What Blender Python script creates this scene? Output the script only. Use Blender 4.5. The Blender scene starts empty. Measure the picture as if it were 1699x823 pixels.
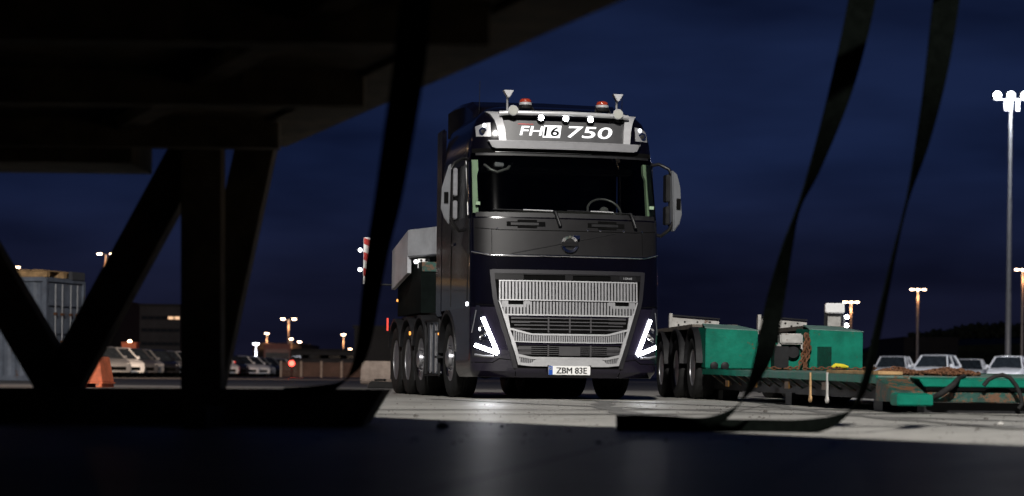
import bpy, bmesh, math, random
from mathutils import Vector, Matrix
random.seed(7)
SC = bpy.context.scene
COL = SC.collection
R = math.radians

# ------------------------------------------------------------------ camera
F = 3600.0; W0 = 1699.0; ROLL = 0.011; CAMH = 0.30
cam_d = bpy.data.cameras.new('camera'); cam = bpy.data.objects.new('camera', cam_d); COL.objects.link(cam)
cam.location = (0, 0, CAMH)
cr, sr = math.cos(ROLL), math.sin(ROLL)
cam.matrix_world = Matrix(((cr, -sr, 0, 0), (0, 0, -1, 0), (sr, cr, 0, CAMH), (0, 0, 0, 1)))
cam_d.sensor_width = 36; cam_d.lens = F / W0 * 36
cam_d.shift_y = 212.0 / W0
cam_d.clip_start = 0.1; cam_d.clip_end = 3000
cam_d.dof.use_dof = True; cam_d.dof.focus_distance = 28.0; cam_d.dof.aperture_fstop = 2.0
SC.camera = cam

def at(px, py, Y):
    """pixel of the photograph -> world point at depth Y"""
    x = (px - 849.5) / F; y = (623.5 - py) / F
    return Vector(((x * cr - y * sr) * Y, Y, CAMH + (x * sr + y * cr) * Y))

# ------------------------------------------------------------------ world
world = bpy.data.worlds.new("World"); SC.world = world; world.use_nodes = True
nt = world.node_tree; N = nt.nodes; L = nt.links
bg = N['Background']; bg.inputs[1].default_value = 1.0
tc = N.new('ShaderNodeTexCoord'); sep = N.new('ShaderNodeSeparateXYZ'); L.new(tc.outputs['Generated'], sep.inputs[0])
ramp = N.new('ShaderNodeValToRGB'); L.new(sep.outputs['Z'], ramp.inputs[0])
e = ramp.color_ramp.elements
e[0].position = 0.0; e[0].color = (0.0070, 0.0072, 0.0180, 1)
e[1].position = 0.20; e[1].color = (0.0062, 0.0118, 0.0400, 1)
for p_, c_ in ((0.045, (0.0070, 0.0088, 0.0250, 1)), (0.10, (0.0074, 0.0138, 0.0470, 1)), (0.5, (0.0030, 0.0055, 0.0200, 1))):
    q = ramp.color_ramp.elements.new(p_); q.color = c_
mp = N.new('ShaderNodeMapping'); L.new(tc.outputs['Generated'], mp.inputs[0]); mp.inputs['Scale'].default_value = (2.6, 2.6, 11.0)
nz = N.new('ShaderNodeTexNoise'); L.new(mp.outputs[0], nz.inputs[0]); nz.inputs['Scale'].default_value = 1.6; nz.inputs['Detail'].default_value = 4
cl = N.new('ShaderNodeValToRGB'); L.new(nz.outputs[0], cl.inputs[0])
cl.color_ramp.elements[0].position = 0.36; cl.color_ramp.elements[0].color = (0.45, 0.44, 0.47, 1)
cl.color_ramp.elements[1].position = 0.62; cl.color_ramp.elements[1].color = (1.22, 1.22, 1.18, 1)
mx = N.new('ShaderNodeMix'); mx.data_type = 'RGBA'; mx.blend_type = 'MULTIPLY'; mx.inputs[0].default_value = 1.0
L.new(ramp.outputs[0], mx.inputs[6]); L.new(cl.outputs[0], mx.inputs[7]); L.new(mx.outputs[2], bg.inputs[0])

SC.view_settings.view_transform = 'Standard'; SC.view_settings.look = 'None'
SC.view_settings.exposure = 0.0; SC.view_settings.gamma = 1.0; SC.view_settings.use_curve_mapping = False
SC.render.engine = 'CYCLES'
try:
    SC.cycles.use_denoising = True
    SC.cycles.max_bounces = 6; SC.cycles.transparent_max_bounces = 12
    SC.cycles.sample_clamp_indirect = 4.0
    SC.cycles.blur_glossy = 0.4
    SC.cycles.caustics_reflective = False; SC.cycles.caustics_refractive = False
except Exception: pass

LIGHT_MAST = (-1.5, -20.0, 31.0)
FLOOD = 172000.0

# ------------------------------------------------------------------ helpers
def mat(name, col, rough=0.5, metal=0.0, coat=0.0, var=0.0, vscale=4.0, bump=0.0, bscale=40.0, emit=None, es=0.0, spec=0.5, rvar=0.0):
    m = bpy.data.materials.new(name); m.use_nodes = True
    t = m.node_tree; b = t.nodes['Principled BSDF']
    b.inputs['Base Color'].default_value = (*col, 1); b.inputs['Roughness'].default_value = rough
    b.inputs['Metallic'].default_value = metal; b.inputs['Coat Weight'].default_value = coat
    b.inputs['Coat Roughness'].default_value = 0.04; b.inputs['Specular IOR Level'].default_value = spec
    if emit: b.inputs['Emission Color'].default_value = (*emit, 1); b.inputs['Emission Strength'].default_value = es
    c = t.nodes.new('ShaderNodeTexCoord')
    if var:
        n = t.nodes.new('ShaderNodeTexNoise'); n.inputs['Scale'].default_value = vscale; n.inputs['Detail'].default_value = 6
        n.inputs['Roughness'].default_value = 0.65
        t.links.new(c.outputs['Object'], n.inputs[0])
        r = t.nodes.new('ShaderNodeValToRGB'); r.color_ramp.elements[0].position = .32; r.color_ramp.elements[1].position = .68
        r.color_ramp.elements[0].color = (*[max(0, v * (1 - var)) for v in col], 1)
        r.color_ramp.elements[1].color = (*[v * (1 + var) for v in col], 1)
        t.links.new(n.outputs[0], r.inputs[0]); t.links.new(r.outputs[0], b.inputs['Base Color'])
        if rvar:
            mr = t.nodes.new('ShaderNodeMapRange'); mr.inputs[3].default_value = rough - rvar; mr.inputs[4].default_value = rough + rvar
            t.links.new(n.outputs[0], mr.inputs[0]); t.links.new(mr.outputs[0], b.inputs['Roughness'])
    if bump:
        n2 = t.nodes.new('ShaderNodeTexNoise'); n2.inputs['Scale'].default_value = bscale; n2.inputs['Detail'].default_value = 5
        t.links.new(c.outputs['Object'], n2.inputs[0])
        bp = t.nodes.new('ShaderNodeBump'); bp.inputs['Strength'].default_value = bump; bp.inputs['Distance'].default_value = 0.01
        t.links.new(n2.outputs[0], bp.inputs['Height']); t.links.new(bp.outputs[0], b.inputs['Normal'])
    return m

def glass_mat(name, tint=0.3, rough=0.02):
    m = bpy.data.materials.new(name); m.use_nodes = True; t = m.node_tree
    for n in list(t.nodes): t.nodes.remove(n)
    o = t.nodes.new('ShaderNodeOutputMaterial'); tr = t.nodes.new('ShaderNodeBsdfTransparent'); g = t.nodes.new('ShaderNodeBsdfGlossy')
    tr.inputs[0].default_value = (tint, tint * 1.04, tint, 1); g.inputs['Roughness'].default_value = rough
    mi = t.nodes.new('ShaderNodeMixShader'); fr = t.nodes.new('ShaderNodeFresnel'); fr.inputs[0].default_value = 1.5
    t.links.new(fr.outputs[0], mi.inputs[0]); t.links.new(tr.outputs[0], mi.inputs[1]); t.links.new(g.outputs[0], mi.inputs[2])
    t.links.new(mi.outputs[0], o.inputs[0]); return m

def emis(name, col, s): return mat(name, (0.02, 0.02, 0.02), 0.5, emit=col, es=s)

M = dict(
    paint=mat('midnight_paint', (0.0018, 0.0015, 0.0032), 0.14, 0.0, 0.55, var=.15, vscale=3, bump=.03, bscale=1.5, spec=.35),
    bumper=mat('bumper_paint', (0.010, 0.008, 0.016), 0.25, 0.0, 0.6, spec=.3, var=.15, vscale=4, rvar=.05),
    grey=mat('satin_grey_paint', (0.011, 0.0105, 0.011), 0.36, 0.2, 0.3, spec=.3, var=.12, vscale=3, rvar=.05),
    black=mat('black_plastic', (0.010, 0.010, 0.011), 0.45, var=.3, vscale=9, rvar=.1, spec=.25),
    void=mat('dark_recess', (0.003, 0.003, 0.003), 0.8, var=.3, spec=.04),
    silver=mat('silver_trim', (0.52, 0.52, 0.53), 0.38, 0.4, var=.06, vscale=14, rvar=.06),
    visor=mat('visor_silver', (0.26, 0.26, 0.27), 0.42, 0.3, var=.06, vscale=14, rvar=.06),
    mirr=mat('mirror_silver', (0.13, 0.135, 0.145), 0.4, 0.3, var=.08, vscale=8),
    bars=mat('silver_bars', (0.33, 0.33, 0.34), 0.42, 0.4, var=.1, vscale=20),
    chrome=mat('chrome', (0.75, 0.75, 0.77), 0.10, 1.0, var=.05, vscale=10),
    rubber=mat('tyre_rubber', (0.013, 0.013, 0.013), 0.75, spec=.2, var=.35, vscale=12, bump=.3, bscale=60),
    rim=mat('rim_metal', (0.42, 0.42, 0.44), 0.3, 0.85, var=.2, vscale=8),
    chassis=mat('chassis_steel', (0.010, 0.010, 0.011), 0.55, 0.0, spec=.2, var=.4, vscale=6),
    box=mat('ballast_paint', (0.33, 0.34, 0.36), 0.5, 0.1, var=.2, vscale=3, bump=.1, bscale=20),
    white=mat('white_marking', (0.8, 0.8, 0.8), 0.45, var=.05, vscale=20),
    red=mat('red_marking', (0.45, 0.02, 0.015), 0.45, var=.15, vscale=10),
    redlens=mat('red_lens', (0.28, 0.03, 0.012), 0.15, 0, 0.6, var=.15, vscale=30),
    blue=mat('plate_blue', (0.01, 0.07, 0.35), 0.4, var=.1),
    plate=mat('plate_white', (0.78, 0.78, 0.76), 0.4, var=.04, vscale=30),
    ink=mat('plate_ink', (0.01, 0.01, 0.01), 0.5, var=.1),
    pillar=mat('green_trim', (0.24, 0.34, 0.22), 0.6, var=.1, vscale=5),
    dash=mat('dashboard', (0.022, 0.021, 0.020), 0.7, spec=.2, var=.3),
    wheelin=mat('steering_trim', (0.05, 0.05, 0.05), 0.4, var=.2),
    led=emis('white_light', (0.93, 0.95, 1.0), 40.0),
    ledsoft=emis('lamp_glow', (0.93, 0.95, 1.0), 5.0),
    amber=emis('amber_light', (1.0, 0.35, 0.06), 2.2),
    redlamp=emis('red_light', (1.0, 0.06, 0.04), 9.0),
    sodium=emis('sodium_light', (1.0, 0.66, 0.40), 26.0),
    flood=emis('flood_light', (0.95, 0.96, 1.0), 30.0),
    mast=mat('mast_steel', (0.42, 0.42, 0.43), 0.5, 0.4, var=.15, vscale=2),
    green=mat('green_paint', (0.002, 0.130, 0.085), 0.5, 0, 0.0, spec=.15, var=.3, vscale=3.5, bump=.25, bscale=25, rvar=.12),
    greendk=mat('worn_green_steel', (0.004, 0.045, 0.034), 0.6, var=.55, vscale=7, bump=.4, bscale=25),
    greentop=mat('scuffed_deck', (0.07, 0.13, 0.11), 0.7, var=.45, vscale=9, bump=.4, bscale=30),
    rust=mat('rusty_chain', (0.13, 0.055, 0.025), 0.75, 0.3, var=.5, vscale=25, bump=.4, bscale=80),
    palegrey=mat('pale_ramp_paint', (0.34, 0.33, 0.31), 0.6, var=.3, vscale=5, bump=.3, bscale=30),
    orange=mat('orange_paint', (0.62, 0.15, 0.06), 0.6, var=.3, vscale=5, bump=.3, bscale=20),
    wood=mat('timber', (0.36, 0.22, 0.10), 0.75, var=.4, vscale=8, bump=.4, bscale=30),
    contain=mat('container_blue', (0.11, 0.125, 0.155), 0.6, var=.3, vscale=2.5, bump=.2, bscale=12),
    concrete=mat('barrier_concrete', (0.38, 0.30, 0.25), 0.85, var=.25, vscale=5, bump=.4, bscale=30),
    darkwall=mat('dark_cladding', (0.02, 0.02, 0.022), 0.8, var=.3, vscale=.4),
    greywall=mat('grey_cladding', (0.05, 0.05, 0.055), 0.8, var=.3, vscale=.4),
    brownwall=mat('brown_fence', (0.10, 0.055, 0.04), 0.8, var=.4, vscale=.8),
    winglass=mat('window_glass', (0.02, 0.025, 0.03), 0.1, var=.2),
    winlit=emis('lit_window', (1.0, 0.6, 0.35), 1.2),
    strap=mat('webbing', (0.0020, 0.0026, 0.0022), 0.95, spec=0.0, var=.3, vscale=20, bump=.5, bscale=200),
    fsteel=mat('weathered_steel', (0.075, 0.055, 0.034), 0.9, 0.0, spec=0.1, var=.5, vscale=3, bump=.4, bscale=20),
    yellow=mat('yellow_webbing', (0.65, 0.55, 0.03), 0.6, var=.2, vscale=20),
    stone=mat('stone', (0.06, 0.055, 0.05), 0.9, var=.3, vscale=30),
    tree=mat('dark_foliage', (0.045, 0.06, 0.035), 0.9, var=.4, vscale=1),
    glass=glass_mat('tinted_glass', 0.72), lens=glass_mat('lamp_lens', 0.75),
)

def add_rust(m, amount=.62, rust=(.10, .045, .02), scale=5.0):
    t = m.node_tree; b = t.nodes['Principled BSDF']; src = b.inputs['Base Color'].links[0].from_socket
    c = t.nodes.new('ShaderNodeTexCoord'); n = t.nodes.new('ShaderNodeTexNoise'); n.inputs['Scale'].default_value = scale; n.inputs['Detail'].default_value = 9; n.inputs['Roughness'].default_value = .78
    t.links.new(c.outputs['Object'], n.inputs[0]); rp = t.nodes.new('ShaderNodeValToRGB'); rp.color_ramp.elements[0].position = amount; rp.color_ramp.elements[1].position = amount + .03
    rp.color_ramp.elements[0].color = (0, 0, 0, 1); rp.color_ramp.elements[1].color = (1, 1, 1, 1); t.links.new(n.outputs[0], rp.inputs[0])
    mi = t.nodes.new('ShaderNodeMix'); mi.data_type = 'RGBA'; t.links.new(rp.outputs[0], mi.inputs[0]); t.links.new(src, mi.inputs[6]); mi.inputs[7].default_value = (*rust, 1); t.links.new(mi.outputs[2], b.inputs['Base Color'])
add_rust(M['green'], .60, scale=6); add_rust(M['greendk'], .50, scale=8); add_rust(M['greentop'], .55, scale=7); add_rust(M['palegrey'], .60, scale=7); add_rust(M['contain'], .60, scale=3); add_rust(M['orange'], .60, (.20, .15, .12), scale=6)

class MB:
    def __init__(s): s.v = []; s.f = []
    def add(s, vs, fs):
        o = len(s.v); s.v += [tuple(v) for v in vs]; s.f += [[i + o for i in f] for f in fs]; return s
    def box(s, x0, x1, y0, y1, z0, z1):
        return s.add([(x, y, z) for x in (x0, x1) for y in (y0, y1) for z in (z0, z1)],
                     [(0, 1, 3, 2), (4, 6, 7, 5), (0, 4, 5, 1), (2, 3, 7, 6), (0, 2, 6, 4), (1, 5, 7, 3)])
    def prism(s, pts, off):
        """polygon pts (3D), extruded by vector off"""
        n = len(pts); a = [Vector(p) for p in pts]; off = Vector(off)
        return s.add(a + [p + off for p in a], [tuple(range(n)), tuple(range(2 * n - 1, n - 1, -1))] + [(i, (i + 1) % n, n + (i + 1) % n, n + i) for i in range(n)])
    def beam(s, a, b, w, h, up=(0, 0, 1)):
        a = Vector(a); b = Vector(b); d = (b - a).normalized(); u = Vector(up)
        if abs(d.dot(u)) > .98: u = Vector((0, 1, 0))
        sd = d.cross(u).normalized(); u = sd.cross(d).normalized()
        q = [sd * (i * w / 2) + u * (j * h / 2) for i, j in ((-1, -1), (1, -1), (1, 1), (-1, 1))]
        return s.prism([a + k for k in q], b - a)
    def tube(s, pts, r, n=8, caps=True):
        pts = [Vector(p) for p in pts]; rs = r if isinstance(r, (list, tuple)) else [r] * len(pts)
        vs = []; fs = []; prev = None
        for i, p in enumerate(pts):
            d = (pts[min(i + 1, len(pts) - 1)] - pts[max(i - 1, 0)]).normalized()
            if prev is None:
                u = Vector((0, 0, 1)) if abs(d.z) < .9 else Vector((0, 1, 0))
            else: u = prev
            sd = d.cross(u).normalized(); u = sd.cross(d).normalized(); prev = u
            for k in range(n):
                t = 2 * math.pi * k / n; vs.append(p + (sd * math.cos(t) + u * math.sin(t)) * rs[i])
        for i in range(len(pts) - 1):
            for k in range(n):
                fs.append((i * n + k, i * n + (k + 1) % n, (i + 1) * n + (k + 1) % n, (i + 1) * n + k))
        if caps: fs += [tuple(range(n - 1, -1, -1)), tuple(range((len(pts) - 1) * n, len(pts) * n))]
        return s.add(vs, fs)
    def lathe(s, prof, c=(0, 0, 0), axis='x', n=32, closed=False):
        """prof: (radius, along-axis) list"""
        vs = []; fs = []; c = Vector(c)
        for (r, a) in prof:
            for k in range(n):
                t = 2 * math.pi * k / n; p, q = r * math.cos(t), r * math.sin(t)
                vs.append(c + (Vector((a, p, q)) if axis == 'x' else Vector((p, a, q)) if axis == 'y' else Vector((p, q, a))))
        m = len(prof); rng = range(m if closed else m - 1)
        for i in rng:
            j = (i + 1) % m
            for k in range(n): fs.append((i * n + k, i * n + (k + 1) % n, j * n + (k + 1) % n, j * n + k))
        if not closed:
            if prof[0][0] > 1e-4: fs.append(tuple(range(n - 1, -1, -1)))
            if prof[-1][0] > 1e-4: fs.append(tuple(range((m - 1) * n, m * n)))
        return s.add(vs, fs)
    def grid(s, rows, close=False):
        m = len(rows[0]); vs = [v for r in rows for v in r]; fs = []
        for i in range(len(rows) - 1):
            for k in range(m if close else m - 1):
                fs.append((i * m + k, i * m + (k + 1) % m, (i + 1) * m + (k + 1) % m, (i + 1) * m + k))
        return s.add(vs, fs)
    def build(s, name, m, parent=None, smooth=0, bevel=0.0, merge=0.0, solid=0.0):
        me = bpy.data.meshes.new(name); bm = bmesh.new()
        vv = [bm.verts.new(v) for v in s.v]
        for f in s.f:
            try: bm.faces.new([vv[i] for i in f])
            except ValueError: pass
        bmesh.ops.remove_doubles(bm, verts=bm.verts, dist=max(merge, 1e-5))
        if solid:
            bmesh.ops.recalc_face_normals(bm, faces=bm.faces)
            bmesh.ops.solidify(bm, geom=bm.faces[:], thickness=solid)
        if bevel:
            bmesh.ops.recalc_face_normals(bm, faces=bm.faces)
            ed = [e_ for e_ in bm.edges if len(e_.link_faces) == 2 and e_.calc_face_angle(0) > .6]
            try: bmesh.ops.bevel(bm, geom=ed, offset=bevel, segments=2, affect='EDGES', clamp_overlap=True)
            except Exception: pass
        bmesh.ops.recalc_face_normals(bm, faces=bm.faces)
        if smooth:
            for f in bm.faces: f.smooth = True
            for e_ in bm.edges:
                if len(e_.link_faces) == 2 and e_.calc_face_angle(0) > R(smooth): e_.smooth = False
        bm.to_mesh(me); bm.free()
        me.materials.append(M[m] if isinstance(m, str) else m)
        o = bpy.data.objects.new(name, me); COL.objects.link(o)
        if parent is not None: o.parent = parent
        return o

def empty(name, loc=(0, 0, 0), rz=0.0):
    o = bpy.data.objects.new(name, None); COL.objects.link(o); o.location = loc; o.rotation_euler = (0, 0, rz); o.empty_display_size = .3
    return o
def tag(o, label=None, cat=None, group=None, kind=None):
    if label: o['label'] = label
    if cat: o['category'] = cat
    if group: o['group'] = group
    if kind: o['kind'] = kind
    return o
def kids(o): return [c for c in bpy.data.objects if c.parent == o]
def copy_tree(o, parent=None):
    c = o.copy(); COL.objects.link(c); c.parent = parent
    for ch in kids(o): copy_tree(ch, c)
    return c
def lerp(x, pts):
    if x <= pts[0][0]: return pts[0][1]
    for (a, b), (c, d) in zip(pts, pts[1:]):
        if x <= c: return b + (d - b) * (x - a) / (c - a)
    return pts[-1][1]
def text_mesh(txt, size, depth=0.004, offset=0.0):
    cu = bpy.data.curves.new('lettering', 'FONT'); cu.body = txt; cu.size = size; cu.extrude = depth; cu.offset = offset
    cu.align_x = 'CENTER'; cu.align_y = 'CENTER'; cu.resolution_u = 6
    o = bpy.data.objects.new('lettering_source', cu); COL.objects.link(o)
    bpy.context.view_layer.update()
    me = bpy.data.meshes.new_from_object(o.evaluated_get(bpy.context.evaluated_depsgraph_get()))
    bpy.data.objects.remove(o); bpy.data.curves.remove(cu)
    vs = [tuple(v.co) for v in me.vertices]; fs = [tuple(p.vertices) for p in me.polygons]; bpy.data.meshes.remove(me)
    return vs, fs

# ------------------------------------------------------------------ ground
def ground_mat():
    m = bpy.data.materials.new('yard_concrete'); m.use_nodes = True; t = m.node_tree; b = t.nodes['Principled BSDF']
    c = t.nodes.new('ShaderNodeTexCoord')
    def noise(sc, det=6, ro=.6):
        n = t.nodes.new('ShaderNodeTexNoise'); n.inputs['Scale'].default_value = sc; n.inputs['Detail'].default_value = det; n.inputs['Roughness'].default_value = ro
        t.links.new(c.outputs['Object'], n.inputs[0]); return n
    n1 = noise(.18); n2 = noise(1.6, 8, .7); n3 = noise(45, 4)
    r1 = t.nodes.new('ShaderNodeValToRGB'); t.links.new(n1.outputs[0], r1.inputs[0])
    r1.color_ramp.elements[0].position = .35; r1.color_ramp.elements[0].color = (.25, .243, .228, 1)
    r1.color_ramp.elements[1].position = .65; r1.color_ramp.elements[1].color = (.36, .352, .33, 1)
    r2 = t.nodes.new('ShaderNodeValToRGB'); t.links.new(n2.outputs[0], r2.inputs[0])
    r2.color_ramp.elements[0].position = .3; r2.color_ramp.elements[0].color = (.74, .73, .72, 1)
    r2.color_ramp.elements[1].position = .6; r2.color_ramp.elements[1].color = (1, 1, 1, 1)
    mm = t.nodes.new('ShaderNodeMix'); mm.data_type = 'RGBA'; mm.blend_type = 'MULTIPLY'; mm.inputs[0].default_value = 1
    t.links.new(r1.outputs[0], mm.inputs[6]); t.links.new(r2.outputs[0], mm.inputs[7])
    b.inputs['Specular IOR Level'].default_value = .22
    # far yard is darker asphalt
    sp = t.nodes.new('ShaderNodeSeparateXYZ'); t.links.new(c.outputs['Object'], sp.inputs[0])
    mr = t.nodes.new('ShaderNodeMapRange'); mr.inputs[1].default_value = 46; mr.inputs[2].default_value = 50; t.links.new(sp.outputs['Y'], mr.inputs[0])
    m2 = t.nodes.new('ShaderNodeMix'); m2.data_type = 'RGBA'; t.links.new(mr.outputs[0], m2.inputs[0])
    n4 = noise(9, 6, .8); r4 = t.nodes.new('ShaderNodeValToRGB'); t.links.new(n4.outputs[0], r4.inputs[0])
    r4.color_ramp.elements[0].position = .3; r4.color_ramp.elements[0].color = (.70, .70, .69, 1)
    r4.color_ramp.elements[1].position = .55; r4.color_ramp.elements[1].color = (1.04, 1.04, 1.03, 1)
    bk = t.nodes.new('ShaderNodeTexBrick'); bk.offset = 0; bk.inputs['Scale'].default_value = 1.0; bk.inputs['Mortar Size'].default_value = .018; bk.inputs['Mortar Smooth'].default_value = .3
    bk.inputs['Brick Width'].default_value = 5.0; bk.inputs['Row Height'].default_value = 4.0; bk.inputs['Color1'].default_value = (1, 1, 1, 1); bk.inputs['Color2'].default_value = (.90, .90, .90, 1); bk.inputs['Mortar'].default_value = (.35, .34, .33, 1)
    mpb = t.nodes.new('ShaderNodeMapping'); mpb.inputs['Rotation'].default_value = (0, 0, .16); mpb.inputs['Location'].default_value = (1.1, 2.2, 0); t.links.new(c.outputs['Object'], mpb.inputs[0]); t.links.new(mpb.outputs[0], bk.inputs[0])
    m6 = t.nodes.new('ShaderNodeMix'); m6.data_type = 'RGBA'; m6.blend_type = 'MULTIPLY'; m6.inputs[0].default_value = 1
    ns_ = noise(.75, 5, .75); rs_ = t.nodes.new('ShaderNodeValToRGB'); t.links.new(ns_.outputs[0], rs_.inputs[0])
    rs_.color_ramp.elements[0].position = .30; rs_.color_ramp.elements[0].color = (.60, .58, .56, 1); rs_.color_ramp.elements[1].position = .42; rs_.color_ramp.elements[1].color = (1, 1, 1, 1)
    m7 = t.nodes.new('ShaderNodeMix'); m7.data_type = 'RGBA'; m7.blend_type = 'MULTIPLY'; m7.inputs[0].default_value = .8
    t.links.new(mm.outputs[2], m6.inputs[6]); t.links.new(bk.outputs[0], m6.inputs[7]); t.links.new(m6.outputs[2], m7.inputs[6]); t.links.new(rs_.outputs[0], m7.inputs[7])
    m5 = t.nodes.new('ShaderNodeMix'); m5.data_type = 'RGBA'; m5.blend_type = 'MULTIPLY'; m5.inputs[0].default_value = 1
    t.links.new(m7.outputs[2], m5.inputs[6]); t.links.new(r4.outputs[0], m5.inputs[7])
    t.links.new(m5.outputs[2], m2.inputs[6]); m2.inputs[7].default_value = (.085, .08, .078, 1)
    t.links.new(m2.outputs[2], b.inputs['Base Color'])
    rr = t.nodes.new('ShaderNodeMapRange'); rr.inputs[3].default_value = .38; rr.inputs[4].default_value = .60
    t.links.new(n2.outputs[0], rr.inputs[0]); t.links.new(rr.outputs[0], b.inputs['Roughness'])
    bp = t.nodes.new('ShaderNodeBump'); bp.inputs['Strength'].default_value = .25; bp.inputs['Distance'].default_value = .004
    t.links.new(n3.outputs[0], bp.inputs['Height']); t.links.new(bp.outputs[0], b.inputs['Normal'])
    return m
g = MB(); g.add([(-900, -120, 0), (900, -120, 0), (900, 1500, 0), (-900, 1500, 0)], [(0, 1, 2, 3)])
tag(g.build('ground', ground_mat()), kind='structure')
tmk = mat('tyre_rubber_marks', (.12, .118, .112), .7, var=.45, vscale=6, spec=.1)
for (x0_, y0_, a0_, k_, n_) in ((-1.0, 27, -75, 1.1, 26), (5.5, 24, -130, -1.6, 22), (1.2, 26.5, -95, .6, 20)):
    for off_ in (0, 1.9):
        rw = []; x_, y_, a_ = x0_, y0_, R(a0_)
        for q_ in range(n_):
            nx_, ny_ = -math.sin(a_), math.cos(a_); w_ = .10 + .05 * math.sin(q_ * 1.7 + off_)
            rw.append([(x_ + nx_ * (off_ - w_), y_ + ny_ * (off_ - w_), .004 + .0005 * off_ + .0003 * abs(k_)), (x_ + nx_ * (off_ + w_), y_ + ny_ * (off_ + w_), .004 + .0005 * off_ + .0003 * abs(k_))])
            x_ += .7 * math.cos(a_); y_ += .7 * math.sin(a_); a_ += R(k_)
        tag(MB().grid(rw).build('tyre_mark', tmk), kind='structure')
grit = MB(); rg = random.Random(11)
for q_ in range(520):
    Y_ = rg.uniform(9.5, 27); X_ = rg.uniform(-.1, .25) * Y_; h_ = rg.uniform(.002, .006) * (2 if rg.random() > .93 else 1); w_ = h_ * rg.uniform(1, 2)
    grit.add([(X_ - w_, Y_ - w_, 0), (X_ + w_, Y_ - w_ * .7, 0), (X_ + w_ * .8, Y_ + w_, 0), (X_ - w_, Y_ + w_ * .8, 0), (X_, Y_, h_ * 1.4)], [(0, 1, 4), (1, 2, 4), (2, 3, 4), (3, 0, 4)])
tag(grit.build('scattered_grit', 'stone'), 'fine grit scattered over the concrete yard', 'grit', kind='stuff')

# ------------------------------------------------------------------ THE TRUCK
TH = R(12.0)
truck = empty('heavy_truck', (0.735, 27.9, 0), TH)
tag(truck, 'dark heavy truck tractor with silver grille and glowing V-shaped headlights', 'truck')
T = truck
FP = [(.28, .10), (.36, .03), (.60, 0), (1.26, .02), (1.84, .06), (2.33, .12), (2.36, .13), (3.12, .33), (3.22, .36), (3.36, .36), (3.64, .43), (3.72, .50), (3.80, .66), (3.87, .98), (3.92, 1.35), (3.94, 1.8)]
WP = [(.28, 1.19), (.36, 1.235), (.5, 1.25), (2.3, 1.25), (3.1, 1.24), (3.3, 1.22), (3.5, 1.18), (3.64, 1.12), (3.72, 1.06), (3.80, .96), (3.87, .80), (3.92, .60), (3.94, .40)]
def bc(z):
    return lerp(z, [(.3, .13), (1.8, .12), (3.2, .10), (3.9, .06)]), lerp(z, [(.3, .30), (1.8, .24), (2.3, .26), (3.9, .34)])
def fy(x, z):
    f = lerp(z, FP); w = lerp(z, WP); b, c = bc(z); t = min(abs(x) / w, 1.0)
    return f + b * t * t + c * (1 - (1 - t ** 5) ** .2)
NA = 56
def row(z, yend=2.4, ny=8):
    w = lerp(z, WP); pts = []; b, c = bc(z)
    A = [math.pi * k / NA for k in range(NA + 1)]
    fr = []
    for a in A:
        xi = math.copysign(abs(math.cos(a)) ** .4, -math.cos(a)) if abs(math.cos(a)) > 1e-9 else 0.0
        x = w * xi; y = lerp(z, FP) + b * xi * xi + c * (1 - abs(math.sin(a)) ** .4)
        fr.append((x, y, z))
    yc = fr[0][1]
    left = [(-w, yc + (yend - yc) * (1 - k / ny), z) for k in range(ny)]
    right = [(w, yc + (yend - yc) * ((k + 1) / ny), z) for k in range(ny)]
    return left + fr + right
def yend(z):
    if z < 1.165: return 1.95 - math.sqrt(max(0, .66 ** 2 - (z - .52) ** 2))
    return 2.4

# upper cab shell, with openings for the windscreen and side windows
zs = [1.18, 1.26, 1.5, 1.84, 2.1, 2.33, 2.36, 2.45, 2.6, 2.8, 2.98, 3.06, 3.12, 3.185, 3.235, 3.36, 3.50, 3.58, 3.64, 3.72, 3.76, 3.80, 3.84, 3.87, 3.90, 3.92, 3.94]
rows = [row(z) for z in zs]; n = len(rows[0])
body = MB(); vs = [v for r in rows for v in r]; fs = []
def is_ws(p): return 2.36 < p[2] < 3.185 and abs(p[0]) < .985 * lerp(p[2], WP) and p[1] < fy(p[0], p[2]) + .1
def is_sw(p): return 2.36 < p[2] < 3.06 and abs(p[0]) > .99 * lerp(p[2], WP) and .62 < p[1] < 1.62
wsf = []; swf = {-1: [], 1: []}
for i in range(len(rows) - 1):
    for k in range(n - 1):
        q = (i * n + k, i * n + k + 1, (i + 1) * n + k + 1, (i + 1) * n + k)
        cpt = [sum(vs[j][a] for j in q) / 4 for a in range(3)]
        if is_ws(cpt): wsf.append(q)
        elif is_sw(cpt): swf[-1 if cpt[0] < 0 else 1].append(q)
        else: fs.append(q)
fs.append(tuple((len(rows) - 1) * n + k for k in range(n)))
body.add(vs, fs)
body.build('cab_body', 'paint', T, smooth=35, merge=1e-4)
b2 = MB()   # rear wall and floor of the cab
b2.box(-1.2, 1.2, 2.34, 2.395, 1.1, 3.30).box(-1.15, 1.15, 2.34, 2.395, 3.30, 3.52).box(-1.0, 1.0, 2.34, 2.395, 3.52, 3.76).build('rear_wall', 'dash', T)
MB().box(-1.2, 1.2, .5, 2.36, 1.19, 1.24).build('cab_floor', 'dash', T)
def subset(fl, dy):
    used = sorted({i for q in fl for i in q}); mp_ = {i: k for k, i in enumerate(used)}
    m = MB(); m.add([(vs[i][0] * (1 if dy else .997), vs[i][1] + dy, vs[i][2]) for i in used], [[mp_[i] for i in q] for q in fl]); return m
wsg = subset(wsf, .012).build('windscreen', 'glass', T, smooth=40)
for s_ in (-1, 1): subset(swf[s_], 0).build('side_window', 'glass', T)
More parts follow.
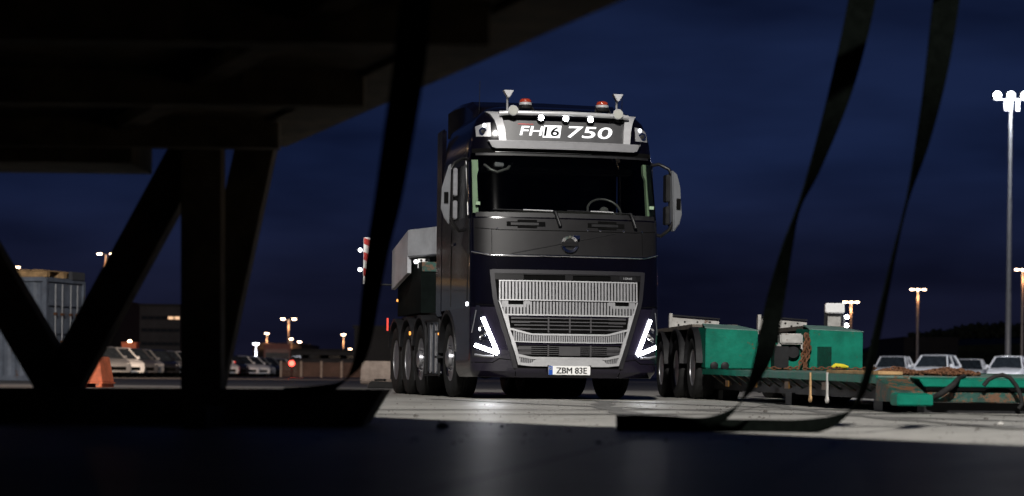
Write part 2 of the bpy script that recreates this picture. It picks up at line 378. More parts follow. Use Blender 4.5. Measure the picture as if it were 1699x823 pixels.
# lower front corner shell (bumper area) with wheel-arch cut
lo = MB(); zl = [.28, .32, .36, .42, .5, .6, .7, .8, .9, 1.0, 1.08, 1.14, 1.165, 1.18]
lo.grid([row(z, yend(min(z, 1.164))) for z in zl])
lo.build('bumper', 'bumper', T, smooth=35)
MB().grid([[(x, y, .285) for x in (-1.15, 1.15)] for y in (.15, 1.2)]).build('undertray', 'void', T)
# wheel-arch lips
for s_ in (-1, 1):
    ar = MB(); pr = []
    for k in range(17):
        a = math.radians(8 + 164 * k / 16); pr.append((a, .665))
    rows_ = []
    for a, r_ in pr:
        y = 1.95 - r_ * math.cos(a); z = .52 + r_ * math.sin(a)
        rows_.append([(s_ * 1.262, y, z), (s_ * 1.262, y + .05 * math.cos(a), z - .05 * math.sin(a)), (s_ * .85, y + .05 * math.cos(a), z - .05 * math.sin(a)), (s_ * .85, y, z)])
    ar.grid(rows_, close=True).build('wheel_arch', 'black', T, smooth=40)
    # panel behind the front wheel (lower door, steps)
    st = MB(); st.prism([(s_ * 1.245, 1.95 + .66 * math.cos(a), .52 + .66 * math.sin(a)) for a in [math.radians(-15 + 5 * k) for k in range(19)]] + [(s_ * 1.245, 2.4, 1.175), (s_ * 1.245, 2.68, .95), (s_ * 1.245, 2.68, .35)], (-s_ * .05, 0, 0)) if False else None
    p = MB(); p.prism([(s_ * 1.22, 2.62, .32), (s_ * 1.22, 3.72, .32), (s_ * 1.22, 3.72, 1.04), (s_ * 1.22, 2.62, 1.04)], (-s_ * .5, 0, 0))
    ft = p.build('fuel_tank', 'paint', T, smooth=30, bevel=.03)
    fr = MB()
    for a, b in (((2.62, .30), (3.75, .30)), ((3.75, .30), (3.75, 1.07)), ((3.75, 1.07), (2.62, 1.07)), ((2.62, 1.07), (2.62, .30))):
        fr.beam((s_ * 1.235, a[0], a[1]), (s_ * 1.235, b[0], b[1]), .03, .03)
    fr.build('tank_frame', 'chassis', ft)
    for y_ in (2.95, 3.35): MB().box(s_ * 1.223, s_ * 1.235, y_, y_ + .05, .33, 1.03).build('tank_strap', 'rim', ft)
    d = MB()   # rear side fairing
    d.box(min(s_ * 1.25, s_ * 1.19), max(s_ * 1.25, s_ * 1.19), 2.44, 2.86, 1.12, 3.70).build('side_fairing', 'paint', T, bevel=.02)
    # door outline
    door = MB()
    dp = [(.52, 1.22), (.46, 2.3), (.56, 2.36), (.62, 3.14), (1.66, 3.16), (1.70, 1.22)]
    door.tube([(s_ * 1.2515, y, z) for y, z in dp], .006, 5)
    dr = door.build('door', 'black', T)
    MB().beam((s_ * 1.26, 1.42, 2.05), (s_ * 1.26, 1.62, 2.05), .02, .035).build('handle', 'chrome', dr, bevel=.006)
    # step well trims + glints
    for z_ in (.55, .9): MB().beam((s_ * 1.20, 2.50, z_), (s_ * 1.20, 2.60, z_), .2, .03).build('step', 'chassis', T)
# roof rear fairing
rf = MB(); rr_ = []
for y, z, w in ((1.45, 3.90, 1.02), (1.7, 4.0, 1.06), (2.3, 4.03, 1.10), (2.75, 4.02, 1.12)):
    rr_.append([(-w, y, 3.6), (-w, y, z - .07), (-w + .08, y, z), (0, y, z + .015), (w - .08, y, z), (w, y, z - .07), (w, y, 3.6)])
rf.grid(rr_).add(rr_[-1], [tuple(range(7))]).add(rr_[0], [tuple(range(7))]).build('roof_fairing', 'paint', T, smooth=30)

def strip(mb, x0, x1, zlo, zhi, off=.01, th=.03, n=24, m=2):
    """solid strip that follows the curved front; zlo / zhi numbers or functions of x"""
    fl = zlo if callable(zlo) else (lambda x: zlo); fh = zhi if callable(zhi) else (lambda x: zhi)
    top = []; bot = []; vsx = []; 
    for d in (-off, th - off):
        for i in range(n + 1):
            x = x0 + (x1 - x0) * i / n; a, b = fl(x), fh(x)
            for j in range(m + 1):
                z = a + (b - a) * j / m; vsx.append((x, fy(x, z) + d, z))
    K = (n + 1) * (m + 1); f = []
    def id_(l, i, j): return l * K + i * (m + 1) + j
    for i in range(n):
        for j in range(m):
            for l in (0, 1): f.append((id_(l, i, j), id_(l, i + 1, j), id_(l, i + 1, j + 1), id_(l, i, j + 1)))
        for j in (0, m): f.append((id_(0, i, j), id_(0, i + 1, j), id_(1, i + 1, j), id_(1, i, j)))
    for j in range(m):
        for i in (0, n): f.append((id_(0, i, j), id_(0, i, j + 1), id_(1, i, j + 1), id_(1, i, j)))
    return mb.add(vsx, f)
def wtube(mb, pts, r, d=-.01, n=6):
    """tube along (x,z) points on the front"""
    q = []
    for (a, b), (c, e_) in zip(pts, pts[1:]):
        k = max(2, int(math.hypot(c - a, e_ - b) / .05))
        for i in range(k): q.append((a + (c - a) * i / k, b + (e_ - b) * i / k))
    q.append(pts[-1])
    return mb.tube([(x, fy(x, z) + d, z) for x, z in q], r, n)

# grey front panel
gp = MB(); strip(gp, -1.244, 1.244, 1.86, 2.325, .008, .02, 60, 5); gpo = gp.build('front_panel', 'grey', T, smooth=40)
for s_ in (-1, 1):
    c_ = MB(); c_.prism([(s_ * 1.256, .42, 1.86), (s_ * 1.256, .95, 2.02), (s_ * 1.256, .62, 2.325), (s_ * 1.256, .42, 2.325)], (-s_ * .008, 0, 0)).build('corner_panel', 'grey', gpo)
sm = MB(); wtube(sm, [(-1.2, 2.20), (-.9, 2.175), (.9, 2.175), (1.2, 2.20)], .005, -.008); wtube(sm, [(-1.0, 1.87), (-1.0, 2.18)], .003, -.008); wtube(sm, [(1.0, 1.87), (1.0, 2.18)], .003, -.008)
sm.build('panel_seam', 'void', gpo)
ch = MB(); wtube(ch, [(-1.24, 1.90), (-1.03, 1.845), (1.03, 1.845), (1.24, 1.90)], .012, -.012); ch.build('chrome_line', 'chrome', T, smooth=60)
gl = MB()
for x_ in (-.93, .25, .42, .74, 1.0): gl.lathe([(0, -.012), (.014, -.008), (.016, .004)], (x_, fy(x_, 2.185), 2.188), 'y', 10)
gl.build('panel_glint', 'chrome', gpo, smooth=60)  # glints on the grey panel, modelled as chrome studs
for s_ in (-1, 1):     # air slots beneath the windscreen
    cx = s_ * .53 + (-.03)
    a_ = MB(); strip(a_, cx - .25, cx + .25, 2.225, 2.285, .014, .02, 10, 1); strip(a_, cx - .11, cx + .14, 2.205, 2.31, .017, .02, 6, 1)
    ao = a_.build('air_slot', 'void', gpo)
    a2 = MB(); strip(a2, cx - .20, cx + .16, 2.24, 2.272, .021, .01, 8, 1); a2.build('slot_blade', 'black', ao)
# emblem with diagonal bar
em = MB(); wtube(em, [(-.75, 1.87), (.62, 2.155)], .005, -.010); emo = em.build('emblem', 'black', T)
c0 = (0, fy(0, 2.0) - .035, 2.0)
MB().lathe([(.075, -.012), (.108, -.018), (.112, .0), (.105, .03), (.075, .03)], c0, 'y', 40, closed=True).build('emblem_ring', 'chrome', emo, smooth=40)
MB().lathe([(.001, .0), (.078, .0), (.078, .02)], c0, 'y', 32).build('emblem_disc', 'black', emo)
MB().box(-.112, .112, c0[1] - .022, c0[1] + .01, 1.972, 2.028).build('emblem_bar', 'grey', emo, bevel=.005)
ea = MB(); ea.prism([(.045, c0[1] - .016, 2.065), (.10, c0[1] - .016, 2.065), (.125, c0[1] - .016, 2.07), (.13, c0[1] - .016, 2.115), (.045, c0[1] - .016, 2.115)], (0, .02, 0)).build('emblem_arrow', 'chrome', emo)

# upper header band + sun visor + roof sign
hb = MB(); strip(hb, -1.20, 1.20, 3.187, 3.245, .006, .02, 40, 1); hb.build('header_band', 'void', T, smooth=40)
hl = MB(); strip(hl, -.92, .35, 3.197, 3.204, .014, .01, 20, 1); hl.build('header_highlight', 'chrome', T)  # highlight line on the black header, set as a chrome strip
vz = MB()
def vlo(x): return 3.243 + (.055 if abs(x) > .99 else .0) + max(0, abs(x) - .95) * .9
strip(vz, -1.02, 1.02, vlo, 3.338, .085, .03, 40, 2); vo = vz.build('sun_visor', 'visor', T, smooth=40)
vt = MB(); strip(vt, -1.02, 1.02, 3.333, 3.346, .085, .13, 40, 1); vt.build('visor_top', 'bars', vo, smooth=40)
sg = MB(); strip(sg, -.80, .80, 3.345, 3.62, .012, .04, 24, 3); sgo = sg.build('roof_sign', mat('sign_face', (.045, .045, .047), .45, var=.2, vscale=6), T, smooth=40)
def put_text(txt, cx, cz, h, wscale, shear, m, name, d=-.018, parent=None, off=0.0, size=.2, depth=.003):
    vs_, fs_ = text_mesh(txt, size, depth, off)
    x0 = min(v[0] for v in vs_); x1 = max(v[0] for v in vs_); y0 = min(v[1] for v in vs_); y1 = max(v[1] for v in vs_)
    k = h / (y1 - y0); o = []
    for v in vs_:
        zz = (v[1] - (y0 + y1) / 2) * k; xx = (v[0] - (x0 + x1) / 2) * k * wscale + shear * zz + cx
        o.append((xx, fy(xx, cz + zz) + d - v[2], cz + zz))
    mb = MB(); mb.add(o, fs_); return mb.build(name, m, parent)
wt = emis('sign_white', (0.95, 0.97, 1.0), .75)
wt.node_tree.nodes['Principled BSDF'].inputs['Base Color'].default_value = (.8, .8, .8, 1)
put_text('FH', -.445, 3.485, .125, 1.5, .28, wt, 'lettering', parent=sgo, off=.0022)
bx_ = MB()
def rect16(o, z0, z1, d, m_, nm):
    q = MB(); pts = []
    for (x, z) in o: pts.append((x, fy(x, z) - d, z))
    q.prism(pts, (0, .006, 0)).build(nm, m_, sgo)
rect16([(-.305, 3.40), (-.075, 3.40), (-.045, 3.565), (-.275, 3.565)], 0, 0, .020, wt, 'number_plaque')
put_text('16', -.178, 3.483, .125, 1.45, .22, 'void', 'plaque_number', d=-.0255, parent=sgo, off=.002)
put_text('750', .335, 3.487, .155, 1.95, .34, wt, 'lettering', parent=sgo, off=.0018)
rd = MB(); strip(rd, -.62, -.42, 3.568, 3.578, .018, .004, 8, 1); rd.build('red_stripe', 'red', sgo)
# silver pillars beside the sign and the light bar on top
for s_ in (-1, 1):
    pl_ = MB(); q = []
    for z_, xi_, wv in ((3.34, .83, .045), (3.50, .845, .05), (3.62, .87, .055), (3.70, .90, .07), (3.745, .93, .09)):
        q.append([(s_ * (xi_ - wv), fy(xi_, z_) - .06, z_), (s_ * (xi_ + wv), fy(xi_, z_) - .05, z_), (s_ * (xi_ + wv), fy(xi_, z_) + .03, z_), (s_ * (xi_ - wv), fy(xi_, z_) + .03, z_)])
    pl_.grid(q, close=True); pl_.add(q[-1], [(0, 1, 2, 3)]); pl_.add(q[0], [(0, 1, 2, 3)])
    pl_.build('sign_pillar', 'silver', T, smooth=30, bevel=.006)
lb = MB(); lb.tube([(-.86, .44, 3.705), (-.7, .38, 3.712), (0, .34, 3.716), (.7, .38, 3.712), (.86, .44, 3.705)], .032, 12)
lbo = lb.build('light_bar', 'silver', T, smooth=60)
MB().beam((-.86, .52, 3.73), (.86, .52, 3.73), .16, .02).build('bar_plate', 'silver', lbo, bevel=.005)
for x_ in (-.36, -.0, .36):
    x2 = x_ * .92
    sl = MB().lathe([(.05, .06), (.05, .0), (.043, -.012)], (x2, .35, 3.652), 'y', 20).build('spot_lamp', 'black', T, smooth=40)
    MB().lathe([(0.0001, -.018), (.036, -.0125), (.043, -.004)], (x2, .35, 3.652), 'y', 20).build('lamp_lens', 'led', sl, smooth=60)
for s_ in (-1, 1):
    # corner roof lamps
    ho = MB(); xs = [s_ * .97, s_ * 1.15]
    strip(ho, min(xs), max(xs), lambda x: 3.40 + .0 * x, lambda x: 3.585 - .35 * max(0, abs(x) - 1.02), .012, .03, 6, 2)
    hoo = ho.build('roof_lamp', 'bars', T, smooth=40)
    cx = s_ * 1.07; cz = 3.465
    MB().lathe([(.052, -.018), (.055, .0), (.045, .02)], (cx, fy(cx, cz) - .01, cz), 'y', 20).build('lamp_reflector', 'chrome', hoo, smooth=40)
    MB().lathe([(.0001, -.024), (.030, -.022), (.034, -.01)], (cx, fy(cx, cz) - .01, cz), 'y', 16).build('lamp_bowl', 'black', hoo)
    MB().lathe([(.0001, -.02), (.022, -.016), (.026, .0)], (s_ * 1.045, fy(s_ * 1.045, 3.55) - .014, 3.55), 'y', 16).build('lamp_bulb', 'ledsoft', hoo)
    # horns
    hx = s_ * .70
    MB().lathe([(.066, 0), (.070, .012), (.045, .06), (.028, .14), (.020, .5), (.018, .58)], (hx, .33, 3.735), 'y', 24).build('horn', 'silver', T, smooth=40)
    h2 = MB(); h2.lathe([(.030, .60), (.045, .56), (.05, .45), (.02, .40)], (hx, 0, 3.735), 'y', 16)
    MB().lathe([(.06, -.004), (.0001, -.003)], (hx, .328, 3.735), 'y', 20).build('horn_mouth', mat('horn_grey', (.34, .34, .31), .5, var=.1), T)
    ux = s_ * .735
    hn = MB(); hn.tube([(ux, .56, 3.76), (ux, .56, 3.86), (ux, .54, 3.92), (ux - .01, .52, 3.95)], [.014, .015, .016, .018], 12)
    hq = hn.build('air_horn', 'bars', T, smooth=40)
    hb_ = MB(); hb_.prism([(ux - .068, .46, 4.015), (ux + .068, .46, 4.015), (ux + .012, .46, 3.92), (ux - .012, .46, 3.92)], (0, .10, 0)).build('horn_bell', 'silver', hq, bevel=.006)
    # beacons
    bx = s_ * .515
    bo = MB().lathe([(.085, 0), (.092, .012), (.092, .045), (.08, .05)], (bx, .46, 3.775), 'z', 28).build('beacon', 'black', T, smooth=40)
    MB().lathe([(.083, .05), (.085, .078), (.082, .082)], (bx, .46, 3.775), 'z', 28).build('beacon_ring', 'silver', bo, smooth=40)
    MB().lathe([(.076, .083), (.077, .105), (.066, .124), (.042, .134), (.0001, .137)], (bx, .46, 3.775), 'z', 28).build('beacon_lens', 'redlens', bo, smooth=50)
    fe = MB()
    for q_ in (-1, 1): fe.beam((bx + q_ * .10, .42, 3.735), (bx + q_ * .085, .46, 3.79), .02, .04)
    fe.build('beacon_foot', 'chassis', bo)
    MB().tube([(s_ * 1.0 if s_ < 0 else .95, 1.1, 3.8), (s_ * 1.0 if s_ < 0 else .95, 1.08, 4.20 if s_ < 0 else 4.1)], .004, 5).build('antenna', 'chassis', T)
# windscreen frit frame
fr = MB()
strip(fr, -1.19, 1.19, 2.345, 2.405, .004, .008, 40, 1); strip(fr, -1.16, 1.16, 3.155, 3.188, .004, .008, 40, 1)
fr.build('windscreen_frame', 'black', T, smooth=40)
# interior
dm = MB(); dr_ = []
for x_ in [k / 10 for k in range(-11, 12)]:
    y0 = fy(x_, 2.36) + .06; dr_.append([(x_, y0, 2.30), (x_, y0 + .02, 2.40), (x_, y0 + .35, 2.47 - .03 * abs(x_)), (x_, y0 + .62, 2.46), (x_, y0 + .66, 1.6)])
dm.grid(dr_).build('dashboard', 'dash', T, smooth=50)
sw = MB(); cx, cy, cz = .66, .86, 2.50; ring = []
for k in range(33):
    a = 2 * math.pi * k / 32; u = Vector((math.cos(a) * .225, 0, 0)); v = Vector((0, math.sin(a) * .225 * math.cos(R(50)), math.sin(a) * .225 * math.sin(R(50))))
    ring.append(Vector((cx, cy, cz)) + u + v)
sw.tube(ring, .017, 8, caps=False)
for a in (R(200), R(340), R(90 + 180)):
    u = Vector((math.cos(a) * .225, math.sin(a) * .225 * math.cos(R(50)), math.sin(a) * .225 * math.sin(R(50)))); sw.tube([Vector((cx, cy, cz)), Vector((cx, cy, cz)) + u], .012, 6)
sw.lathe([(.0001, -.02), (.06, -.015), (.065, .02)], (cx, cy, cz), 'y', 16)
sw.build('steering_wheel', 'wheelin', T, smooth=60)
for s_ in (-1, 1):
    st = MB(); xx = s_ * .66
    st.box(xx - .24, xx + .24, 1.15, 1.65, 1.9, 2.05); st.box(xx - .23, xx + .23, 1.62, 1.75, 1.95, 2.75); st.box(xx - .13, xx + .13, 1.62, 1.72, 2.78, 2.98)
    st.build('seat', 'dash', T, bevel=.04)
    # green inner pillar trims
    ip = MB(); q = []
    for z_ in [2.40 + .07 * k for k in range(11)]:
        xo = 1.222 - .02 * (z_ - 2.4); wdt = (.075 if s_ < 0 else .115) * (1 - .25 * (z_ - 2.4)); 
        if z_ > 2.95: wdt *= 1.3
        x1 = xo - wdt
        q.append([(s_ * xo, fy(xo, z_) + .03, z_), (s_ * x1, fy(x1, z_) + .05, z_), (s_ * x1, fy(x1, z_) + .14, z_), (s_ * (xo + .005), fy(xo, z_) + .16, z_)])
    ip.grid(q, close=True); ip.add(q[0], [(0, 1, 2, 3)]).add(q[-1], [(0, 1, 2, 3)])
    po = ip.build('pillar_trim', 'pillar', T, smooth=30)
    x1 = 1.13; MB().box(min(s_ * x1, s_ * 1.19), max(s_ * x1, s_ * 1.19), fy(x1, 2.5) + .0, fy(x1, 2.5) + .03, 2.50, 2.54).build('trim_clip', 'pillar', po)
# interior overhead items seen at the upper left of the screen
ov = MB(); ov.tube([(-1.02, .62, 3.05), (-.95, .55, 2.98), (-.86, .55, 2.95), (-.72, .56, 3.0), (-.66, .6, 3.08)], .022, 8)
ov.build('kerb_mirror_inside', 'wheelin', T, smooth=50)
MB().box(-.90, -.78, .52, .60, 3.02, 3.08).build('camera_housing', 'rim', T, bevel=.01)
MB().box(-1.0, 1.0, .70, .98, 2.98, 3.05).build('overhead_shelf', 'dash', T, bevel=.01)
for s_ in (-1, 1):
    MB().tube([(s_ * lerp(z_, WP) * 1.002, fy(lerp(z_, WP), z_) + .012, z_) for z_ in (2.38, 2.6, 2.8, 3.0, 3.12)], .0045, 6).build('pillar_highlight', 'silver', T)  # pale tube standing in for the highlight along the pillar edge
# wipers
for s_, x0, x1 in ((-1, -.98, -.09), (1, -.02, .93)):
    wp = MB(); pz = 2.44
    pts = [(x, fy(x, pz + .0) - .02, pz - .02 * (x - x0)) for x in [x0 + (x1 - .12 - x0) * k / 8 for k in range(9)]]
    wp.tube(pts, .009, 6)
    wo = wp.build('wiper', 'black', T)
    half = pts[4:] if s_ < 0 else pts[3:7]
    MB().tube([(p[0], p[1] - .012, p[2] + .006) for p in half], .008, 6).build('wiper_blade', 'silver', wo)
    xa = x1 - .12
    MB().tube([pts[-1], (xa + .03, fy(xa, 2.40) - .04, 2.42), (xa + .09, fy(xa, 2.25) - .045, 2.235)], [.012, .02, .024], 8).build('wiper_arm', 'black', wo, smooth=50)
# mirrors
for s_ in (-1, 1):
    mo = MB(); X0, X1 = 1.44, 1.60
    o = [(X0 + .06, 3.03), (X1 - .06, 3.0), (X1, 2.78), (X1, 2.46), (X1 - .03, 2.30), (X0 + .06, 2.22)]
    if s_ < 0: o = [(1.495, 3.04), (1.53, 3.0), (1.615, 2.72), (1.625, 2.45), (1.58, 2.33), (1.515, 2.24)]
    else: o = [(1.47, 3.04), (1.54, 2.98), (1.585, 2.82), (1.61, 2.45), (1.58, 2.33), (1.50, 2.22)]
    mo.prism([(s_ * x, .42, z) for x, z in o], (s_ * -.02, .10, 0))
    mm_ = mo.build('mirror', 'mirr', T, bevel=.012, smooth=30)
    MB().box(min(s_ * 1.53, s_ * 1.585), max(s_ * 1.53, s_ * 1.585), .40, .425, 2.52, 2.66).build('mirror_camera', 'void', mm_)
    MB().box(min(s_ * 1.40, s_ * 1.455), max(s_ * 1.40, s_ * 1.455), .46, .62, 2.62, 2.98).build('mirror_glass', 'rim' if s_ < 0 else 'black', mm_, bevel=.01)
    MB().box(min(s_ * 1.40, s_ * 1.455), max(s_ * 1.40, s_ * 1.455), .46, .62, 2.32, 2.56).build('lower_mirror_glass', 'rim' if s_ < 0 else 'black', mm_, bevel=.01)
    ar = MB()
    ar.tube([(s_ * 1.22, .62, 3.10), (s_ * 1.32, .55, 3.12), (s_ * 1.44, .48, 3.05), (s_ * 1.49, .47, 2.95)], .022, 8)
    ar.tube([(s_ * 1.24, .62, 2.20), (s_ * 1.36, .55, 2.17), (s_ * 1.45, .48, 2.25), (s_ * 1.50, .47, 2.35)], .024, 8)
    ar.tube([(s_ * 1.46, .52, 3.0), (s_ * 1.46, .52, 2.3)], .014, 6)
    ar.build('mirror_arm', 'grey', mm_, smooth=50)

# ---- grille
def side_out(z): return lerp(z, [(.42, .67), (1.26, .935), (1.64, .975)])
gr = MB()
# dark surround
def zs_strip(mb, zA, zB, xf0, xf1, off, th, n=14, m=2):
    """solid strip running in z: x between xf0(z) and xf1(z)"""
    V_ = []
    for d in (-off, th - off):
        for i in range(n + 1):
            z = zA + (zB - zA) * i / n
            for j in range(m + 1):
                x = xf0(z) + (xf1(z) - xf0(z)) * j / m; V_.append((x, fy(x, z) + d, z))
    K = (n + 1) * (m + 1); f = []
    I = lambda l, i, j: l * K + i * (m + 1) + j
    for i in range(n):
        for j in range(m):
            for l in (0, 1): f.append((I(l, i, j), I(l, i + 1, j), I(l, i + 1, j + 1), I(l, i, j + 1)))
        for j in (0, m): f.append((I(0, i, j), I(0, i + 1, j), I(1, i + 1, j), I(1, i, j)))
    for j in range(m):
        for i in (0, n): f.append((I(0, i, j), I(0, i, j + 1), I(1, i, j + 1), I(1, i, j)))
    return mb.add(V_, f)
back = MB(); zs_strip(back, .40, 1.64, lambda z: -side_out(z), lambda z: side_out(z), .004, .01, 14, 24)
gro = back.build('grille', 'void', T, smooth=40)
fs_ = MB()
for s_ in (-1, 1):
    zs_strip(fs_, .40, 1.66, lambda z: s_ * (side_out(z) + .055), lambda z: s_ * side_out(z), .022, .03, 14, 1)
strip(fs_, -1.0, 1.0, 1.615, 1.665, .022, .03, 30, 1)
fs_.build('grille_surround', mat('surround_grey', (.022, .021, .024), .4, .2, .2, var=.1), gro, smooth=40)
up = MB(); strip(up, -.97, -.60, 1.535, 1.615, .016, .02, 8, 1); strip(up, .55, .97, 1.535, 1.615, .016, .02, 8, 1); strip(up, -.06, .04, 1.535, 1.615, .016, .02, 3, 1)
strip(up, -.97, .97, 1.60, 1.62, .018, .02, 30, 1)
up.build('upper_slot_trim', 'grey', gro, smooth=40)
bd = MB(); strip(bd, .67, .90, 1.548, 1.60, .024, .01, 6, 1); bdo = bd.build('badge', 'black', gro)
put_text('I-SAVE', .785, 1.574, .026, 1.2, .1, 'silver', 'badge_lettering', d=-.026, parent=gro, depth=.001)
frm = MB()    # bright frame lines
def hl_(z0, z1, x0, x1, off=.034, th=.03): strip(frm, x0, x1, z0, z1, off, th, 30, 1)
hl_(1.512, 1.527, -.915, .915); hl_(1.268, 1.281, -.915, .915)
for s_ in (-1, 1):
    a, b = sorted((s_ * .900, s_ * .915)); strip(frm, a, b, 1.268, 1.527, .034, .03, 1, 3)
hl_(1.075, 1.093, -.865, .865)
for s_ in (-1, 1):
    zs_strip(frm, .44, 1.262, lambda z: s_ * lerp(z, [(.44, .665), (1.262, .922)]), lambda z: s_ * lerp(z, [(.44, .630), (.7, .70), (1.07, .845), (1.262, .905)]), .034, .03, 12, 1)
    # silver cheeks beside the openings
    zs_strip(frm, .85, 1.075, lambda z: s_ * lerp(z, [(.85, .79), (1.075, .865)]), lambda z: s_ * lerp(z, [(.85, .765), (1.075, .80)]), .032, .03, 4, 1)
    zs_strip(frm, .50, .73, lambda z: s_ * lerp(z, [(.50, .68), (.73, .76)]), lambda z: s_ * lerp(z, [(.50, .645), (.73, .71)]), .032, .03, 4, 1)
def bow(zc, zs): # polyline bowed down in the centre
    return lambda x: lerp(abs(x), [(.50, zc), (.80, zs)])
strip(frm, -.79, .79, bow(.822, .895), bow(.845, .922), .036, .03, 32, 1)
strip(frm, -.75, .75, bow(.728, .738), bow(.742, .752), .034, .03, 32, 1)
strip(frm, -.68, .68, bow(.515, .575), bow(.545, .61), .036, .03, 32, 1)
strip(frm, -.655, .655, bow(.425, .455), lambda x: lerp(abs(x), [(.44, .518), (.50, .462), (.66, .475)]), .034, .03, 32, 1)
frm.build('grille_frame', 'silver', gro, smooth=40)
bar = MB(); NB = 41
for i in range(NB):
    x = -.89 + 1.78 * (i + .5) / NB
    strip(bar, x - .0125, x + .0125, 1.28, 1.513, .028, .025, 1, 1)
bar.build('upper_bars', 'bars', gro)
bar = MB()
for i in range(NB):
    x = -.87 + 1.74 * (i + .5) / NB; edge = abs(x) > .62
    strip(bar, x - .0125, x + .0125, 1.092, 1.18 if edge else 1.255, .028, .025, 1, 1)
for s_ in (-1, 1):
    a, b = sorted((s_ * .57, s_ * .885)); strip(bar, a, b, 1.18, 1.215, .024, .02, 8, 1)
    a, b = sorted((s_ * .80, s_ * .885)); strip(bar, a, b, 1.215, 1.262, .024, .02, 3, 1)
    a, b = sorted((s_ * .52, s_ * .60)); strip(bar, a, b, 1.215, 1.262, .024, .02, 3, 1)
bar.build('middle_bars', 'bars', gro)
bar = MB(); NC = 50
for i in range(NC):
    x = -.74 + 1.48 * (i + .5) / NC
    strip(bar, x - .009, x + .009, bow(.74, .75)(x), bow(.825, .897)(x), .028, .025, 1, 1)
bar.build('lower_bars', 'bars', gro)
bar = MB()
for s_ in (-1, 1):
    for i in range(8):
        x = s_ * (.47 + .024 * i); strip(bar, x - .007, x + .007, .465, bow(.52, .575)(x), .026, .02, 1, 1)
bar.build('corner_bars', 'bars', gro)
lv = MB()
for z_ in (.895, .945, .99, 1.035): strip(lv, -.72, .72, z_, z_ + .014, .016, .03, 24, 1)
for s_ in (-1, 1):
    for z_ in (.88, .97, 1.02): 
        a, b = sorted((s_ * .52, s_ * .76)); strip(lv, a, b, z_ + .01, z_ + .035, .013, .02, 6, 1)
for x_ in (-.28, .0, .28): strip(lv, x_ - .009, x_ + .009, .86, 1.06, .022, .02, 1, 1)
for z_ in (.575, .60, .625, .65, .675): strip(lv, -.66, .66, z_, z_ + .009, .014, .02, 24, 1)
strip(lv, -.14, .14, .565, .675, .018, .02, 4, 1)
for s_ in (-1, 1):
    for z_ in (.58, .64): 
        a, b = sorted((s_ * .50, s_ * .68)); strip(lv, a, b, z_, z_ + .035, .012, .02, 6, 1)
for x_ in (-.28, .28): strip(lv, x_ - .009, x_ + .009, .555, .70, .022, .02, 1, 1)
lv.build('louvres', mat('louvre_grey', (.055, .053, .056), .5, .2, var=.15), gro)
ln = MB(); strip(ln, -.80, .80, 1.050, 1.068, .012, .02, 24, 1); strip(ln, -.70, .70, .700, .716, .012, .02, 24, 1)
ln.build('opening_lip', 'bumper', gro)
# licence plate
plm = MB(); yp = fy(0, .37) - .045; plm.box(-.275, .275, yp, yp + .02, .318, .432); plo = plm.build('licence_plate', 'plate', T, bevel=.003)
MB().box(-.288, .288, yp + .008, yp + .03, .308, .442).build('plate_holder', 'black', plo)
MB().box(-.273, -.222, yp - .002, yp + .004, .32, .43).build('plate_band', 'blue', plo)
star = MB()
for k in range(8):
    a = k * math.pi / 4; star.box(-.248 + .014 * math.cos(a) - .003, -.248 + .014 * math.cos(a) + .003, yp - .004, yp, .40 + .014 * math.sin(a) - .003, .40 + .014 * math.sin(a) + .003)
star.build('plate_stars', 'yellow', plo)
vs_, fs2 = text_mesh('ZBM 83E', .1, .001, .0)
x0 = min(v[0] for v in vs_); x1 = max(v[0] for v in vs_); y0 = min(v[1] for v in vs_); y1 = max(v[1] for v in vs_)
kx = .40 / (x1 - x0); ky = .078 / (y1 - y0)
pc_ = MB()
for q_ in (-1, 0, 1): pc_.add([((v[0] - (x0 + x1) / 2) * kx + .028 + q_ * .003, yp - .0025 - v[2] - .0006 * q_, (v[1] - (y0 + y1) / 2) * ky + .375 + q_ * .001) for v in vs_], fs2)
pc_.build('plate_characters', 'ink', plo)
# bumper seams
for s_ in (-1, 1):
    wtube(MB(), [(s_ * 1.23, .47), (s_ * .98, .47), (s_ * .90, .52), (s_ * .72, .50), (s_ * .68, .30)], .006, .001).build('bumper_seam', 'void', T)
    wtube(MB(), [(s_ * 1.24, 1.22), (s_ * .99, 1.20)], .006, .001).build('panel_gap', 'void', T)


bl = MB(); strip(bl, -1.2, 1.2, lambda x: .475, lambda x: .483 + (.02 if abs(x) < 1 else 0), .016, .02, 40, 1) if False else None
